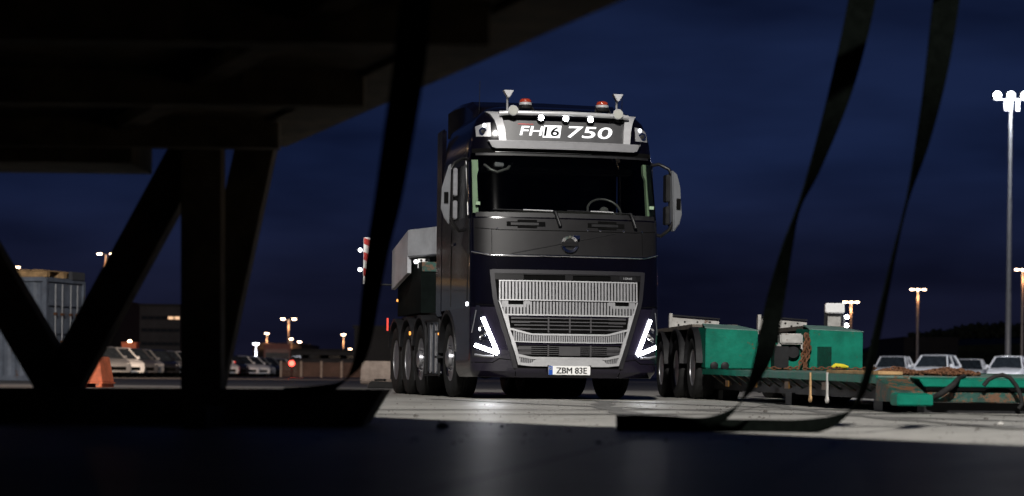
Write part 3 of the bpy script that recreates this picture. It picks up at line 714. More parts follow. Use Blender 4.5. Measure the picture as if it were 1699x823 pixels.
# headlights
for s_ in (-1, 1):
    hg = MB()
    zs_strip(hg, .53, 1.20, lambda z: s_ * lerp(z, [(.53, .88), (1.20, 1.15)]), lambda z: s_ * lerp(z, [(.53, 1.225), (.8, 1.243), (1.05, 1.24), (1.20, 1.19)]), .006, .02, 16, 10)
    ho = hg.build('headlight', mat('headlight_glass', (.012, .012, .018), .08, .0, 1.0, var=.2), T, smooth=40)
    led = MB(); q = [(s_ * 1.115, 1.045), (s_ * .925, .585), (s_ * 1.205, .69)]
    for (a, b) in ((q[0], q[1]), (q[1], q[2])):
        K = 10; rowsL = []
        dx, dz = b[0] - a[0], b[1] - a[1]; ll = math.hypot(dx, dz); nx, nz_ = -dz / ll * .024, dx / ll * .024
        for k in range(K + 1):
            x, z = a[0] + dx * k / K, a[1] + dz * k / K
            r4 = []
            for u_, d_ in ((-1, -.012), (-.5, -.024), (.5, -.024), (1, -.012)):
                xx, zz = x + nx * u_, z + nz_ * u_
                r4.append((max(-1.245, min(1.245, xx)), fy(xx, zz) + d_, zz))
            rowsL.append(r4)
        led.grid(rowsL)
    led.build('light_strip', 'led', ho, smooth=50)
    bl_ = bpy.data.lights.new('low_beam', 'SPOT'); bl_.energy = 55 if s_ < 0 else 14; bl_.color = (.93, .95, 1); bl_.spot_size = R(32); bl_.spot_blend = 1.0; bl_.shadow_soft_size = .06
    bo_ = bpy.data.objects.new('low_beam', bl_); COL.objects.link(bo_); bo_.parent = ho; bo_.location = (s_ * 1.06, fy(1.06, .82) - .06, .84)
    bo_.rotation_euler = Vector((-.13, -1, -.012)).to_track_quat('-Z', 'Y').to_euler()
    pr = MB()
    for (x, z, r_) in ((1.06, .82, .05), (1.13, .90, .038), (1.12, .78, .042), (1.02, .64, .0)):
        if r_: pr.lathe([(r_ * .2, .004), (r_ * .7, -.012), (r_, -.018), (r_ * 1.05, .0)], (s_ * x, fy(x, z), z), 'y', 18)
    pr.build('projector', 'chrome', ho, smooth=50)
    lw = MB(); wtube(lw, [(s_ * .97, .545), (s_ * 1.1, .55), (s_ * 1.2, .57)], .016, -.004); lw.build('lower_lamp', 'rim', ho); wtube(MB(), [(s_ * 1.19, 1.14), (s_ * 1.235, .85)], .007, -.004).build('edge_trim', 'rim', ho)
    mk = MB(); mk.box(min(s_ * 1.245, s_ * 1.262), max(s_ * 1.245, s_ * 1.262), .46, .54, 1.20, 1.25).build('corner_marker', 'ledsoft', T, bevel=.004)
# wheels
def make_wheel(front=True):
    e_ = empty('wheel'); r, wd = .53, .31
    ty = MB(); pf = [(.30, .02), (.34, .0), (.44, -.012), (.50, .0), (.522, .02), (.53, .04)]
    tread = []
    for k, xx in enumerate((.05, .10, .105, .115, .12, .15, .155, .165, .17, .20, .205, .215, .22, .27)):
        tread.append((.53 if k % 4 in (0, 1) else .515, xx))
    pr2 = pf + tread + [(.522, .29), (.50, .31), (.44, .322), (.34, .31), (.30, .29)]
    ty.lathe(pr2, (0, 0, 0), 'x', 56, closed=True); ty.build('tyre', 'rubber', e_, smooth=45)
    ri = MB()
    if front: prf = [(.302, .02), (.31, .012), (.296, .012), (.27, .05), (.25, .07), (.21, .055), (.15, .03), (.13, .028), (.125, -.03), (.09, -.045), (.0001, -.047)]
    else: prf = [(.302, .02), (.31, .012), (.296, .012), (.28, .06), (.272, .16), (.20, .17), (.15, .16), (.13, .15), (.12, .04), (.09, .02), (.0001, .018)]
    ri.lathe(prf, (0, 0, 0), 'x', 48); rio = ri.build('rim', 'rim', e_, smooth=45)
    nb = MB(); xb = .04 if front else .155
    for k in range(10):
        a = 2 * math.pi * k / 10; nb.lathe([(.016, 0), (.016, -.035), (.009, -.045)], (xb, .168 * math.cos(a), .168 * math.sin(a)), 'x', 6)
    nb.build('wheel_nut', 'chrome', rio)
    hh = MB()
    for k in range(10):
        a = 2 * math.pi * (k + .5) / 10; hh.lathe([(.024, 0), (.024, -.004)], ((.062 if front else .158), .235 * math.cos(a), .235 * math.sin(a)), 'x', 12)
    hh.build('hand_hole', 'void', rio)
    return e_
wf = make_wheel(True); wr = make_wheel(False)
wf.parent = T; wr.parent = T
def place(w, x, y, flip): w.location = (x, y, .53); w.rotation_euler = (random.random() * 6, 0, math.pi if flip else 0); return w
place(wf, -1.21, 1.95, False); place(copy_tree(wf, T), 1.21, 1.95, True)
w = copy_tree(wf, T); place(w, -1.21, 4.35, False); w = copy_tree(wf, T); place(w, 1.21, 4.35, True)
first = True
for y_ in (5.52, 6.68):
    for s_ in (-1, 1):
        for inn in (0, 1):
            w = wr if first else copy_tree(wr, T); first = False
            place(w, s_ * (1.21 - .345 * inn), y_, s_ > 0)
            if inn == 1: pass
cs = MB()
for s_ in (-1, 1): cs.beam((s_ * .40, .9, .95), (s_ * .40, 7.6, .95), .08, .27)
for y_ in (3.0, 3.9, 4.9, 6.1, 7.5): cs.beam((-.4, y_, .95), (.4, y_, .95), .1, .2)
for y_ in (1.95, 4.35, 5.52, 6.68): cs.beam((-.95, y_, .50), (.95, y_, .50), .14, .14)
cs.box(-.42, .42, 1.0, 2.3, .5, 1.1); cs.build('chassis', 'chassis', T)
for y_ in (5.52, 6.68): MB().lathe([(.05, -.28), (.22, -.15), (.25, 0), (.22, .15), (.05, .28)], (0, y_, .5), 'x', 20).build('differential', 'chassis', T, smooth=50)
for s_ in (-1, 1):
    for y_ in (4.35, 5.52, 6.68):
        mg = MB(); q = []
        for k in range(13):
            a = math.radians(18 + 144 * k / 12); c_, d_ = math.cos(a), math.sin(a); r_ = .60; r2 = .585
            q.append([(s_ * 1.24, y_ - r_ * c_, .55 + r_ * d_ * 1.05), (s_ * .6, y_ - r_ * c_, .55 + r_ * d_ * 1.05), (s_ * .6, y_ - r2 * c_, .55 + r2 * d_), (s_ * 1.24, y_ - r2 * c_, .55 + r2 * d_)])
        mg.grid(q, close=True).build('mudguard', 'black', T, smooth=40)
        MB().box(min(s_ * 1.2, s_ * .85), max(s_ * 1.2, s_ * .85), y_ + .575, y_ + .59, .22, .75).build('mud_flap', 'black', T)
MB().lathe([(.025, 0), (.03, -.02)], (-1.25, 5.0, .92), 'x', 12).build('side_marker', 'amber', T)
MB().lathe([(.022, 0), (.026, -.02)], (-1.236, 2.6, .88), 'x', 12).build('side_marker', 'amber', T)
MB().box(-1.27, -1.25, 7.2, 7.26, 1.0, 1.2).build('rear_marker', mat('rear_red', (.7, .05, .04), .3, emit=(1, .08, .05), es=.8), T)
# body side filler above the wheels
MB().box(-1.0, 1.0, 2.9, 7.4, 1.14, 1.22).build('catwalk', 'chassis', T)
# ballast box on the rear
bb = MB()
pl4 = [(-.70, 3.9), (-.96, 4.55), (-1.25, 5.35), (-1.25, 6.9), (1.25, 6.9), (1.25, 5.35), (.96, 4.55), (.70, 3.9)]
def ztop(y): return lerp(y, [(3.9, 2.50), (5.35, 2.50), (6.9, 2.27)])
def zbot(y): return lerp(y, [(3.9, 2.10), (5.35, 2.10), (5.351, 1.86), (6.9, 1.72)])
tp = [(x, y, ztop(y)) for x, y in pl4]; bt = [(x, y, ztop(y) - .42) for x, y in pl4]
n8 = 8; bb.add(tp + bt, [tuple(range(8)), tuple(range(15, 7, -1))] + [(i, (i + 1) % 8, 8 + (i + 1) % 8, 8 + i) for i in range(8)])
bbo = bb.build('ballast_box', 'box', T, bevel=.015)
for s_ in (-1, 1):
    MB().prism([(s_ * 1.253, 5.36, 2.10), (s_ * 1.253, 6.88, 1.88), (s_ * 1.253, 6.88, 1.64), (s_ * 1.253, 5.36, 1.84)], (-s_ * .06, 0, 0)).build('side_skirt', 'box', bbo)
MB().box(-1.15, 1.15, 4.7, 6.9, 1.22, 1.98).build('ballast_core', mat('core_dark', (.003, .005, .0045), .8, spec=.05, var=.4), bbo)
rp = MB(); rp.box(-1.16, -.98, 4.95, 4.97, 1.90, 2.04); rpo = rp.build('reflector_plate', 'plate', bbo)
dd = MB()
for i in range(2):
    for j in range(3): dd.lathe([(.018, 0), (.018, -.006)], (-1.11 + .075 * i, 4.95, 1.93 + .042 * j), 'y', 10)
dd.build('plate_hole', 'void', rpo)
MB().lathe([(.03, 0), (.03, -.02)], (-1.20, 4.9, 1.99), 'y', 12).build('work_lamp', 'ledsoft', bbo)
MB().lathe([(.02, 0), (.02, -.02)], (-1.257, 6.2, 1.45), 'x', 12).build('side_marker', 'amber', T)
MB().box(-1.14, -.75, 4.68, 4.70, 1.84, 1.98).build('green_plate', 'greendk', bbo)
MB().lathe([(.012, 0), (.012, -.01)], (-1.08, 4.93, 2.31), 'y', 10).build('cap_bolt', 'void', bbo)
# extended marker board on the near rear side
mb_ = MB(); mb_.tube([(-1.1, 6.9, 1.72), (-1.60, 6.9, 1.72)], .014, 8); mb_.tube([(-1.58, 6.9, 1.72), (-1.58, 6.9, 2.3)], .014, 8); mbo = mb_.build('marker_board', 'chassis', T)
MB().box(-1.71, -1.44, 6.86, 6.88, 1.72, 2.46).build('board_face', 'plate', mbo)
for k in range(3):
    z0 = 1.74 + .25 * k
    MB().prism([(-1.708, 6.853, z0 + .12), (-1.708, 6.853, min(2.455, z0 + .24)), (-1.442, 6.853, z0 + .12), (-1.442, 6.853, z0)], (0, .006, 0)).build('red_stripe', 'red', mbo)
for z_ in (2.26, 1.95): MB().lathe([(.0001, -.02), (.03, -.015), (.035, .02)], (-1.76, 6.87, z_), 'y', 14).build('board_lamp', 'ledsoft', mbo, smooth=50)

# ------------------------------------------------------------------ foreground stored trailer (dark silhouettes)
ft = empty('parked_trailer', (-2.5, 12.5, 0)); tag(ft, 'dark steel trailer overhead with slanted struts, seen only as a black silhouette', 'trailer')
inv = Vector((2.5, -12.5, 0))
def fb(mb, name, m='fsteel', **k):
    mb.v = [tuple(Vector(v) + inv) for v in mb.v]; return mb.build(name, m, ft, **k)
dk = [(-1.41, 13.4), (.40, 8.05), (3.15, 0), (5.5, -6), (5.5, -14), (-12, -14), (-12, 13.4)]
fb(MB().prism([(x, y, 1.70) for x, y in dk], (0, 0, .3)), 'deck')
fb(MB().prism([(x, y, 2.3) for x, y in [(-1.1, 12.2), (.3, 10.1), (2.05, 7.38), (5.2, 3.0), (5.5, -14), (-12, -14), (-12, 12.2)]], (0, 0, .6)), 'shadow_slab')  # unseen slab added above the frame to shape the ground shadow edge
fb(MB().prism([(x, y, 2.0) for x, y in [(-2, 11), (-.8, 9.4), (1, 5), (3, -2), (3, -13), (-10, -13), (-10, 11)]], (0, 0, .3)), 'deck_core')
e1, e2 = Vector((.40 - .25, 8.05, 1.62)), Vector((-1.41 - .25, 13.3, 1.62))
up_ = Vector((0, 0, .13)); fb(MB().beam(e1 + up_ + (e1 - e2) * 1.0, e2 + up_, .3, .14), 'edge_rail')
e3 = Vector((-.75, 0, .12))
fb(MB().beam(e1 + (e1 - e2) * 1.0 + e3, e2 + e3 + Vector((0, -.6, 0)), .12, .22), 'edge_rail')
for k in range(7): fb(MB().beam((-8, 12.0 - k * 1.9, 1.62), (-1.3 + k * .6, 12.0 - k * 1.9, 1.62), .12, .16), 'cross_member')
fb(MB().box(-8, at(238, 268, 12.6).x, 12.2, 12.9, at(120, 269, 12.2).z, 2.0), 'rear_box')
def strut(a, b, w, Y=12.5, d=.2):
    A, B = at(*a, Y), at(*b, Y); dv = (B - A).normalized(); sd = Vector((dv.z, 0, -dv.x)) * (w / F * Y / 2)
    return fb(MB().prism([A - sd, A + sd, B + sd, B - sd], (0, d, 0)), 'strut')
strut((333, 225), (333, 655), 66, 12.45)
strut((322, 230), (98, 640), 62, 12.7)
strut((-146, 235), (98, 650), 66, 12.7)
strut((425, 230), (333, 655), 64, 12.95)
bm_ = MB(); pts = [at(-260, 643, 12.3), at(636, 647, 12.3), at(600, 706, 12.3), at(-260, 700, 12.3)]
fb(bm_.prism(pts, (0, .8, 0)), 'base_beam')
fb(MB().box(at(322, 0, 11.7).x, at(358, 0, 11.7).x, 11.5, 12.3, 0, .11), 'foot_plate')
arm = MB(); arm.beam((-.3, 9.9, 2.62), (3.0, 11.7, 2.62), .09, .09); arm.beam((2.9, 11.7, 2.62), (2.2, 11.9, 2.62), .06, .06); fb(arm, 'strap_arm')

def ribbon(name, pts, label, m='strap'):
    """pts: px, py, width in px, depth Y.  A webbing strap with real thickness."""
    mb = MB(); rows_ = []
    # smooth resample (Catmull-Rom)
    P = []
    for i in range(len(pts) - 1):
        p0, p1, p2, p3 = pts[max(i - 1, 0)], pts[i], pts[i + 1], pts[min(i + 2, len(pts) - 1)]
        for k in range(6):
            t = k / 6
            P.append([.5 * (2 * p1[j] + (p2[j] - p0[j]) * t + (2 * p0[j] - 5 * p1[j] + 4 * p2[j] - p3[j]) * t * t + (3 * p1[j] - p0[j] - 3 * p2[j] + p3[j]) * t ** 3) for j in range(5)])
    P.append(list(pts[-1]))
    for px, py, w_, Y, an in P:
        c_ = at(px, py, Y); full = .125; vis = w_ / F * Y; a = R(an)
        ratio = min(1, vis / full); dirv = Vector((math.cos(a), 0, math.sin(a))) * vis / 2 + Vector((0, 1, 0)) * full / 2 * math.sqrt(max(0, 1 - ratio ** 2)) * .8
        nrm = dirv.cross(Vector((math.sin(a), 0, -math.cos(a)))).normalized() * .006
        rows_.append([c_ - dirv - nrm, c_ + dirv - nrm, c_ + dirv + nrm, c_ - dirv + nrm])
    mb.grid(rows_, close=True); mb.add(rows_[0], [(0, 1, 2, 3)]); mb.add(rows_[-1], [(0, 1, 2, 3)])
    o = mb.build(name, m, smooth=60); tag(o, label, 'strap', 'straps hanging beside the dark trailer'); return o
# (px, py, width, Y, angle of the width direction)
ribbon('strap', [(1452, -160, 44, 11.7, 0), (1430, 0, 46, 11.7, 5), (1395, 150, 42, 11.7, 10), (1352, 280, 24, 11.8, 15), (1325, 345, 9, 11.8, 15), (1306, 410, 20, 11.8, 10), (1286, 500, 32, 11.9, 8), (1270, 580, 33, 11.9, 8), (1248, 640, 24, 12.0, 25), (1215, 683, 17, 12.0, 55), (1170, 702, 17, 12.1, 80), (1110, 704, 26, 12.1, 88), (1060, 704, 30, 12.1, 90), (1022, 704, 29, 12.1, 90)],
       'dark webbing strap with a thin twist that curls onto the ground ahead of the truck')
ribbon('strap', [(1590, -160, 40, 11.5, 0), (1570, 0, 44, 11.5, 2), (1552, 130, 38, 11.5, 8), (1530, 240, 26, 11.6, 12), (1506, 330, 8, 11.7, 12), (1484, 420, 9, 11.8, 10), (1458, 540, 15, 11.9, 8), (1440, 620, 17, 11.9, 10), (1420, 672, 17, 12.0, 30), (1387, 698, 22, 12.1, 60), (1330, 709, 24, 12.1, 82), (1260, 710, 26, 12.15, 90), (1180, 709, 24, 12.15, 90), (1105, 710, 22, 12.15, 90), (1040, 711, 18, 12.15, 90)],
       'dark webbing strap hanging furthest from the truck, curving down past the green trailer')
ribbon('strap', [(692, -22, 46, 7.6, 0), (680, 100, 52, 7.8, 3), (662, 220, 50, 8.3, 5), (644, 330, 44, 9.0, 6), (626, 420, 34, 9.8, 8), (614, 500, 26, 10.8, 8), (604, 570, 20, 11.4, 14), (588, 615, 18, 11.9, 30), (560, 640, 14, 12.2, 60), (520, 648, 14, 12.3, 80), (470, 652, 16, 12.25, 88)],
       'dark webbing strap hanging between the slanted struts and the truck')

# ------------------------------------------------------------------ green low-loader trailer, right
PH = R(4.5); TO = Vector((4.02, 30.0, 0))
tr = empty('low_loader_trailer', TO, PH); tag(tr, 'worn green low loader trailer with chains lying on its deck', 'trailer')
# local: x right, y back (away). deck from y=0 (bogie front) to y=-10.5 (nose)
hw = 1.35
dkm = MB(); dkm.prism([(-hw, -9.6, .335), (-hw, .2, .42), (-hw, .2, .36), (-hw, -9.6, .27)], (2 * hw, 0, 0)); dkm.build('deck', 'greentop', tr)
sdm = MB()
for s_ in (-1, 1): sdm.prism([(s_ * hw, -9.6, .275), (s_ * hw, .2, .362), (s_ * hw, .2, .10), (s_ * hw, -9.6, .09)], (-s_ * .03, 0, 0)) if False else sdm.beam((s_ * (hw - .25), -9.4, .21), (s_ * (hw - .25), 2.0, .25), .12, .2)
sdm.build('frame_rail', 'chassis', tr)
for s_ in (-1, 1):
    rail = MB(); rail.beam((s_ * (hw + .01), -9.6, .305), (s_ * (hw + .01), .2, .39), .02, .075); rail.build('edge_rail', 'green', tr)
    for k in range(15):
        y_ = -9.2 + k * .63; z_ = lerp(y_, [(-9.6, .27), (.2, .355)])
        q = MB(); q.prism([(s_ * (hw - .01), y_, z_), (s_ * (hw - .01), y_ + .07, z_), (s_ * (hw - .30), y_ + .07, .12), (s_ * (hw - .30), y_, .12)], (-s_ * .03, 0, 0)); q.build('outrigger', 'greendk', tr)
    for k in range(4):
        y_ = -7.5 + k * 1.9; MB().box(min(s_ * hw, s_ * (hw + .015)), max(s_ * hw, s_ * (hw + .015)), y_, y_ + .22, .19, .27).build('side_reflector', mat('reflector_amber', (.10, .05, .01), .3, var=.1), tr)
# bogie boxes (fender fronts)
for s_ in (-1, 1):
    x0, x1 = (-1.36, -.60) if s_ < 0 else (.28, 1.04)
    x0, x1 = (-1.36, -.63) if s_ < 0 else (.09, .84)
    q = MB(); q.prism([(x0, 0, .43), (x1, 0, .43), (x1 - .0, 0, .955), (x0 + .0, 0, .955 + .03)], (0, .9, .03)); fo = q.build('fender_box', 'green', tr, bevel=.012)
    t_ = MB(); t_.prism([(x0 - .01, .01, .985), (x1 + .01, .01, .957), (x1 - .12, .9, 1.04), (x0 + .1, .9, 1.06)], (0, 0, .012)); t_.build('box_lid', mat('dusty_green', (.08, .15, .13), .7, var=.3, vscale=6), fo)
q = MB(); q.box(-.63, .09, .25, .9, .42, .80).build('centre_box', 'green', tr, bevel=.01)
q = MB(); q.box(-.30, .02, .1, .3, .78, .93).box(-.34, -.28, .12, .2, .70, .80).box(.0, .06, .12, .2, .70, .80); q.build('winch_bracket', 'palegrey', tr, bevel=.02)
MB().lathe([(.08, -.03), (.10, 0), (.08, .03)], (-.1, .2, .67), 'y', 18).build('winch_drum', 'chassis', tr, smooth=50)
for x_ in (-1.25, -1.10): MB().lathe([(.05, 0), (.055, -.06), (.03, -.07)], (x_, -.02, .47), 'y', 14).build('coupling', 'chassis', tr, smooth=40)
# bogie behind: wheels and fenders, left side visible
wt_ = make_wheel(False); wt_.parent = tr
k_ = 0
for y_ in (.55, 2.05, 3.55):
    for s_ in (-1, 1):
        for inn in (0, 1):
            w = wt_ if k_ == 0 else copy_tree(wt_, tr); k_ += 1
            w.scale = (1, .84, .84); w.location = ((-1.42 + .33 * inn) if s_ < 0 else (.86 - .33 * inn), y_ + .25, .445); w.rotation_euler = (random.random() * 6 * 0, 0, math.pi if s_ > 0 else 0)
for s_ in (-1, 1):
    for j, y_ in enumerate((.8, 2.3, 3.8)):
        mg = MB(); q = []
        for k in range(13):
            a = math.radians(5 + 170 * k / 12); c_, d_ = math.cos(a), math.sin(a); r_ = .56; r2 = .54
            xo_, xi_ = (-1.45, -.8) if s_ < 0 else (.86, .3)
            q.append([(xo_, y_ - r_ * c_, .46 + r_ * d_), (xi_, y_ - r_ * c_, .46 + r_ * d_), (xi_, y_ - r2 * c_, .46 + r2 * d_), (xo_, y_ - r2 * c_, .46 + r2 * d_)])
        mg.grid(q, close=True).build('mudguard', 'chassis', tr, smooth=40)
    MB().box(-1.4 if s_ < 0 else .2, -.75 if s_ < 0 else .8, .93, 4.6, 1.0, 1.06).build('fender_top', mat('fender_grey', (.12, .10, .08), .7, var=.4, vscale=4), tr)
MB().beam((-.3, 0, .6), (-.3, 4.8, .6), .2, .3).beam((.3, 0, .6), (.3, 4.8, .6), .2, .3).build('bogie_frame', 'chassis', tr)
for x0, x1 in ((-1.22, -.42), (.19, .98)):
    q = MB(); q.prism([(x0, 4.3, 1.06), (x1, 4.3, 1.06), (x1, 4.3, 1.215), (x0, 4.3, 1.27)], (0, .08, 0)); ro = q.build('loading_ramp', 'palegrey', tr, bevel=.01)
    MB().beam((x0, 4.28, 1.285), (x1, 4.28, 1.23), .05, .02).build('ramp_lip', 'chassis', ro)
    MB().beam((x0 + .02, 4.27, 1.0), (x0 + .02, 4.27, 1.31), .05, .06).build('ramp_post', 'palegrey', ro)
    h_ = MB()
    for k in range(6): h_.lathe([(.016, 0), (.016, -.008)], (x0 + .15 + (x1 - x0 - .2) * k / 6, 4.3, 1.13 + .05 * (k % 2)), 'y', 8)
    h_.build('ramp_hole', 'void', ro)
# nose
ns = MB(); ns.prism([(-1.37, -9.6, .325), (-1.37, -10.2, .20), (-1.37, -10.2, .10), (-1.37, -9.6, .10)], (.30, 0, 0)); ns.build('nose_ramp', 'greendk', tr, bevel=.008)
ns = MB(); ns.prism([(-1.385, -10.2, .185), (-1.385, -10.45, .17), (-1.385, -10.45, .07), (-1.385, -10.2, .07)], (.33, 0, 0)); ns.build('nose_block', 'green', tr, bevel=.01)
ns = MB(); ns.prism([(-1.05, -9.6, .33), (-1.05, -9.95, .31), (-1.0, -9.95, .24), (-1.0, -9.6, .24)], (2.4, 0, 0)); ns.build('front_beam', 'green', tr, bevel=.006)
ns = MB(); ns.prism([(-1.0, -9.62, .2), (-1.0, -10.05, .19), (-1.0, -10.05, .10), (-1.0, -9.62, .10)], (2.4, 0, 0)); ns.build('front_beam', 'greendk', tr, bevel=.006)
MB().box(-1.0, 1.4, -10.0, -9.7, .205, .235).build('front_gap', 'void', tr)
MB().box(-1.0, 1.4, -9.95, -9.7, .0, .095).build('front_skid', 'chassis', tr)
# skid feet so that the bed rests on the ground
for s_ in (-1, 1):
    for y_ in (-9.2, -5.0, -.5): MB().box(s_ * 1.1 - .1, s_ * 1.1 + .1, y_, y_ + .35, 0, .14).build('skid_foot', 'chassis', tr)
for y_, c_ in ((-6.8, 'wood'), (-7.6, 'palegrey')):
    h_ = MB(); z_ = .33; h_.box(-1.385, -1.365, y_, y_ + .035, .12, .37); h_.lathe([(.02, -.012), (.038, -.012), (.038, .012), (.02, .012)], (-1.375, y_ + .017, .09), 'x', 12, closed=True); h_.build('lashing_hook', c_, tr)

def w_of(x, y, z): return TO + Vector((x * math.cos(PH) - y * math.sin(PH), x * math.sin(PH) + y * math.cos(PH), z))
def l_of(p): d = p - TO; return d.x * math.cos(PH) + d.y * math.sin(PH), -d.x * math.sin(PH) + d.y * math.cos(PH)
def deckz(y): return lerp(y, [(-9.6, .335), (.2, .42)])
def chain(name, pts, label, r=.009, link=.055, m='rust'):
    mb = MB(); pts = [Vector(p) for p in pts]; s_acc = 0; i = 0; k = 0
    seg = [(a, b, (b - a).length) for a, b in zip(pts, pts[1:])]
    for a, b, l in seg:
        nn = max(1, int(l / link)); d = (b - a).normalized()
        u = Vector((0, 0, 1)) if abs(d.z) < .8 else Vector((1, 0, 0)); s1 = d.cross(u).normalized(); s2 = s1.cross(d)
        for j in range(nn):
            c_ = a + (b - a) * ((j + .5) / nn); sd = s1 if (k % 2) else s2; k += 1
            ring_ = []
            for q_ in range(9):
                t = 2 * math.pi * q_ / 8; ring_.append(c_ + d * math.cos(t) * link * .68 + sd * math.sin(t) * link * .36)
            mb.tube(ring_, r, 5, caps=False)
    o = mb.build(name, m, smooth=60); tag(o, label, 'chain', 'rusty chains on the green trailer'); return o
def pile(cx, cy, rx, ry, h, n_, seed):
    rnd = random.Random(seed); P_ = []
    for k in range(n_):
        a = k * 1.9 + rnd.random(); r_ = rnd.random() ** .5
        x, y = cx + math.cos(a) * rx * r_, cy + math.sin(a) * ry * r_
        P_.append(w_of(x, y, deckz(y) + .02 + h * (1 - r_) * rnd.uniform(.5, 1.2)))
    return P_
chain('chain_pile', pile(*l_of(at(1487, 622, 22.3)), .22, .6, .05, 44, 1), 'heap of rusty chain on the green trailer deck nearest the tall fender box')
chain('chain_pile', pile(*l_of(at(1572, 622, 21.9)), .30, .6, .055, 52, 2), 'long heap of rusty chain on the green trailer deck below the white cars')
chain('hanging_chain', [w_of(-.58, -.05, .93), w_of(-.59, -.06, .7), w_of(-.58, -.08, .45), w_of(-.35, -.2, .44)], 'thin rusty chain hanging down between the green fender boxes, beside the taller box')
chain('hanging_chain', [w_of(.03, -.03, .93), w_of(.02, -.06, .7), w_of(.01, -.06, .45), w_of(.08, -.06, .7), w_of(.05, -.05, .92), w_of(-.02, -.05, .6), w_of(-.08, -.12, .45), w_of(-.3, -.2, .44)], 'thick double rusty chain hanging against the inner edge of the far fender box', r=.013)
chain('deck_chain', [w_of(-.1, -.5, .44), w_of(.3, -.7, .45), w_of(.5, -.4, .44), w_of(.8, -.6, .45), w_of(.95, -.3, .46)], 'rusty chain lying along the foot of the far fender box')
yr = MB(); yr.tube([w_of(.28, -.55, .46), w_of(.34, -.5, .485), w_of(.45, -.5, .48), w_of(.52, -.45, .47)], [.02, .035, .03, .02], 8); tag(yr.build('yellow_strap', 'yellow', smooth=60), 'small yellow lashing strap bundled on the green deck', 'strap')
pk = MB(); a_ = w_of(-1.3, -3.2, deckz(-3.2) + .02); pk.beam(w_of(-1.2, -7.3, deckz(-7.3) + .025), w_of(-1.05, -8.9, deckz(-8.9) + .025), .25, .035); tag(pk.build('timber_plank', 'wood', bevel=.005), 'long pale timber plank lying along the green trailer deck', 'plank')
ho1 = MB(); y0 = -9.9
def nz_pt(px, py, Y): return at(px, py, Y)
ho1.tube([nz_pt(1545, 662, 19.9), nz_pt(1562, 653, 19.8), nz_pt(1580, 640, 19.8), nz_pt(1590, 628, 20.0), nz_pt(1600, 624, 20.3)], [.022, .03, .028, .02, .02], 10)
tag(ho1.build('hose', 'rubber', smooth=60), 'short black rubber hose slumped over the green trailer nose', 'hose')
ho2 = MB(); ho2.tube([nz_pt(p, q, 19.85) for p, q in ((1632, 640), (1640, 630), (1652, 624), (1664, 622), (1676, 627), (1686, 640), (1693, 655), (1696, 670), (1690, 678))], .02, 10)
tag(ho2.build('hose', 'rubber', smooth=60), 'black rubber hose arching over the front beams of the green trailer', 'hose')
MB_ = MB()
# light tower behind the trailer
lt = empty('signal_tower', at(1384, 560, 40.0) + Vector((.02, 0, 0))); 
lt.location.z = 0
tag(lt, 'pale signal tower with three round white lamps behind the green trailer', 'signal tower')
s40 = 40 / F
MB().box(-.03, .03, -.03, .03, 0, 1.3).build('post', 'chassis', lt)
MB().box(-.20, .17, -.05, .05, 1.05, 1.28).box(-.20, .12, -.05, .05, 1.28, 1.65).build('tower_body', 'chassis', lt, bevel=.01)
MB().box(-.20, .15, -.12, .06, 1.52, 1.70).build('top_box', 'white', lt, bevel=.015)
MB().box(-.17, .10, -.08, -.05, 1.25, 1.47).build('panel', 'palegrey', lt, bevel=.06)
MB().box(-.08, .10, -.08, -.05, .98, 1.17).build('panel', 'palegrey', lt, bevel=.02)
for z_ in (1.45, 1.295, 1.14): MB().lathe([(.0001, -.04), (.035, -.03), (.04, 0)], (.20, -.05, z_), 'y', 14).build('lamp', 'led', lt, smooth=50)
MB().beam((.16, 0, 1.1), (.16, 0, 1.5), .03, .03).build('lamp_rail', 'chassis', lt)

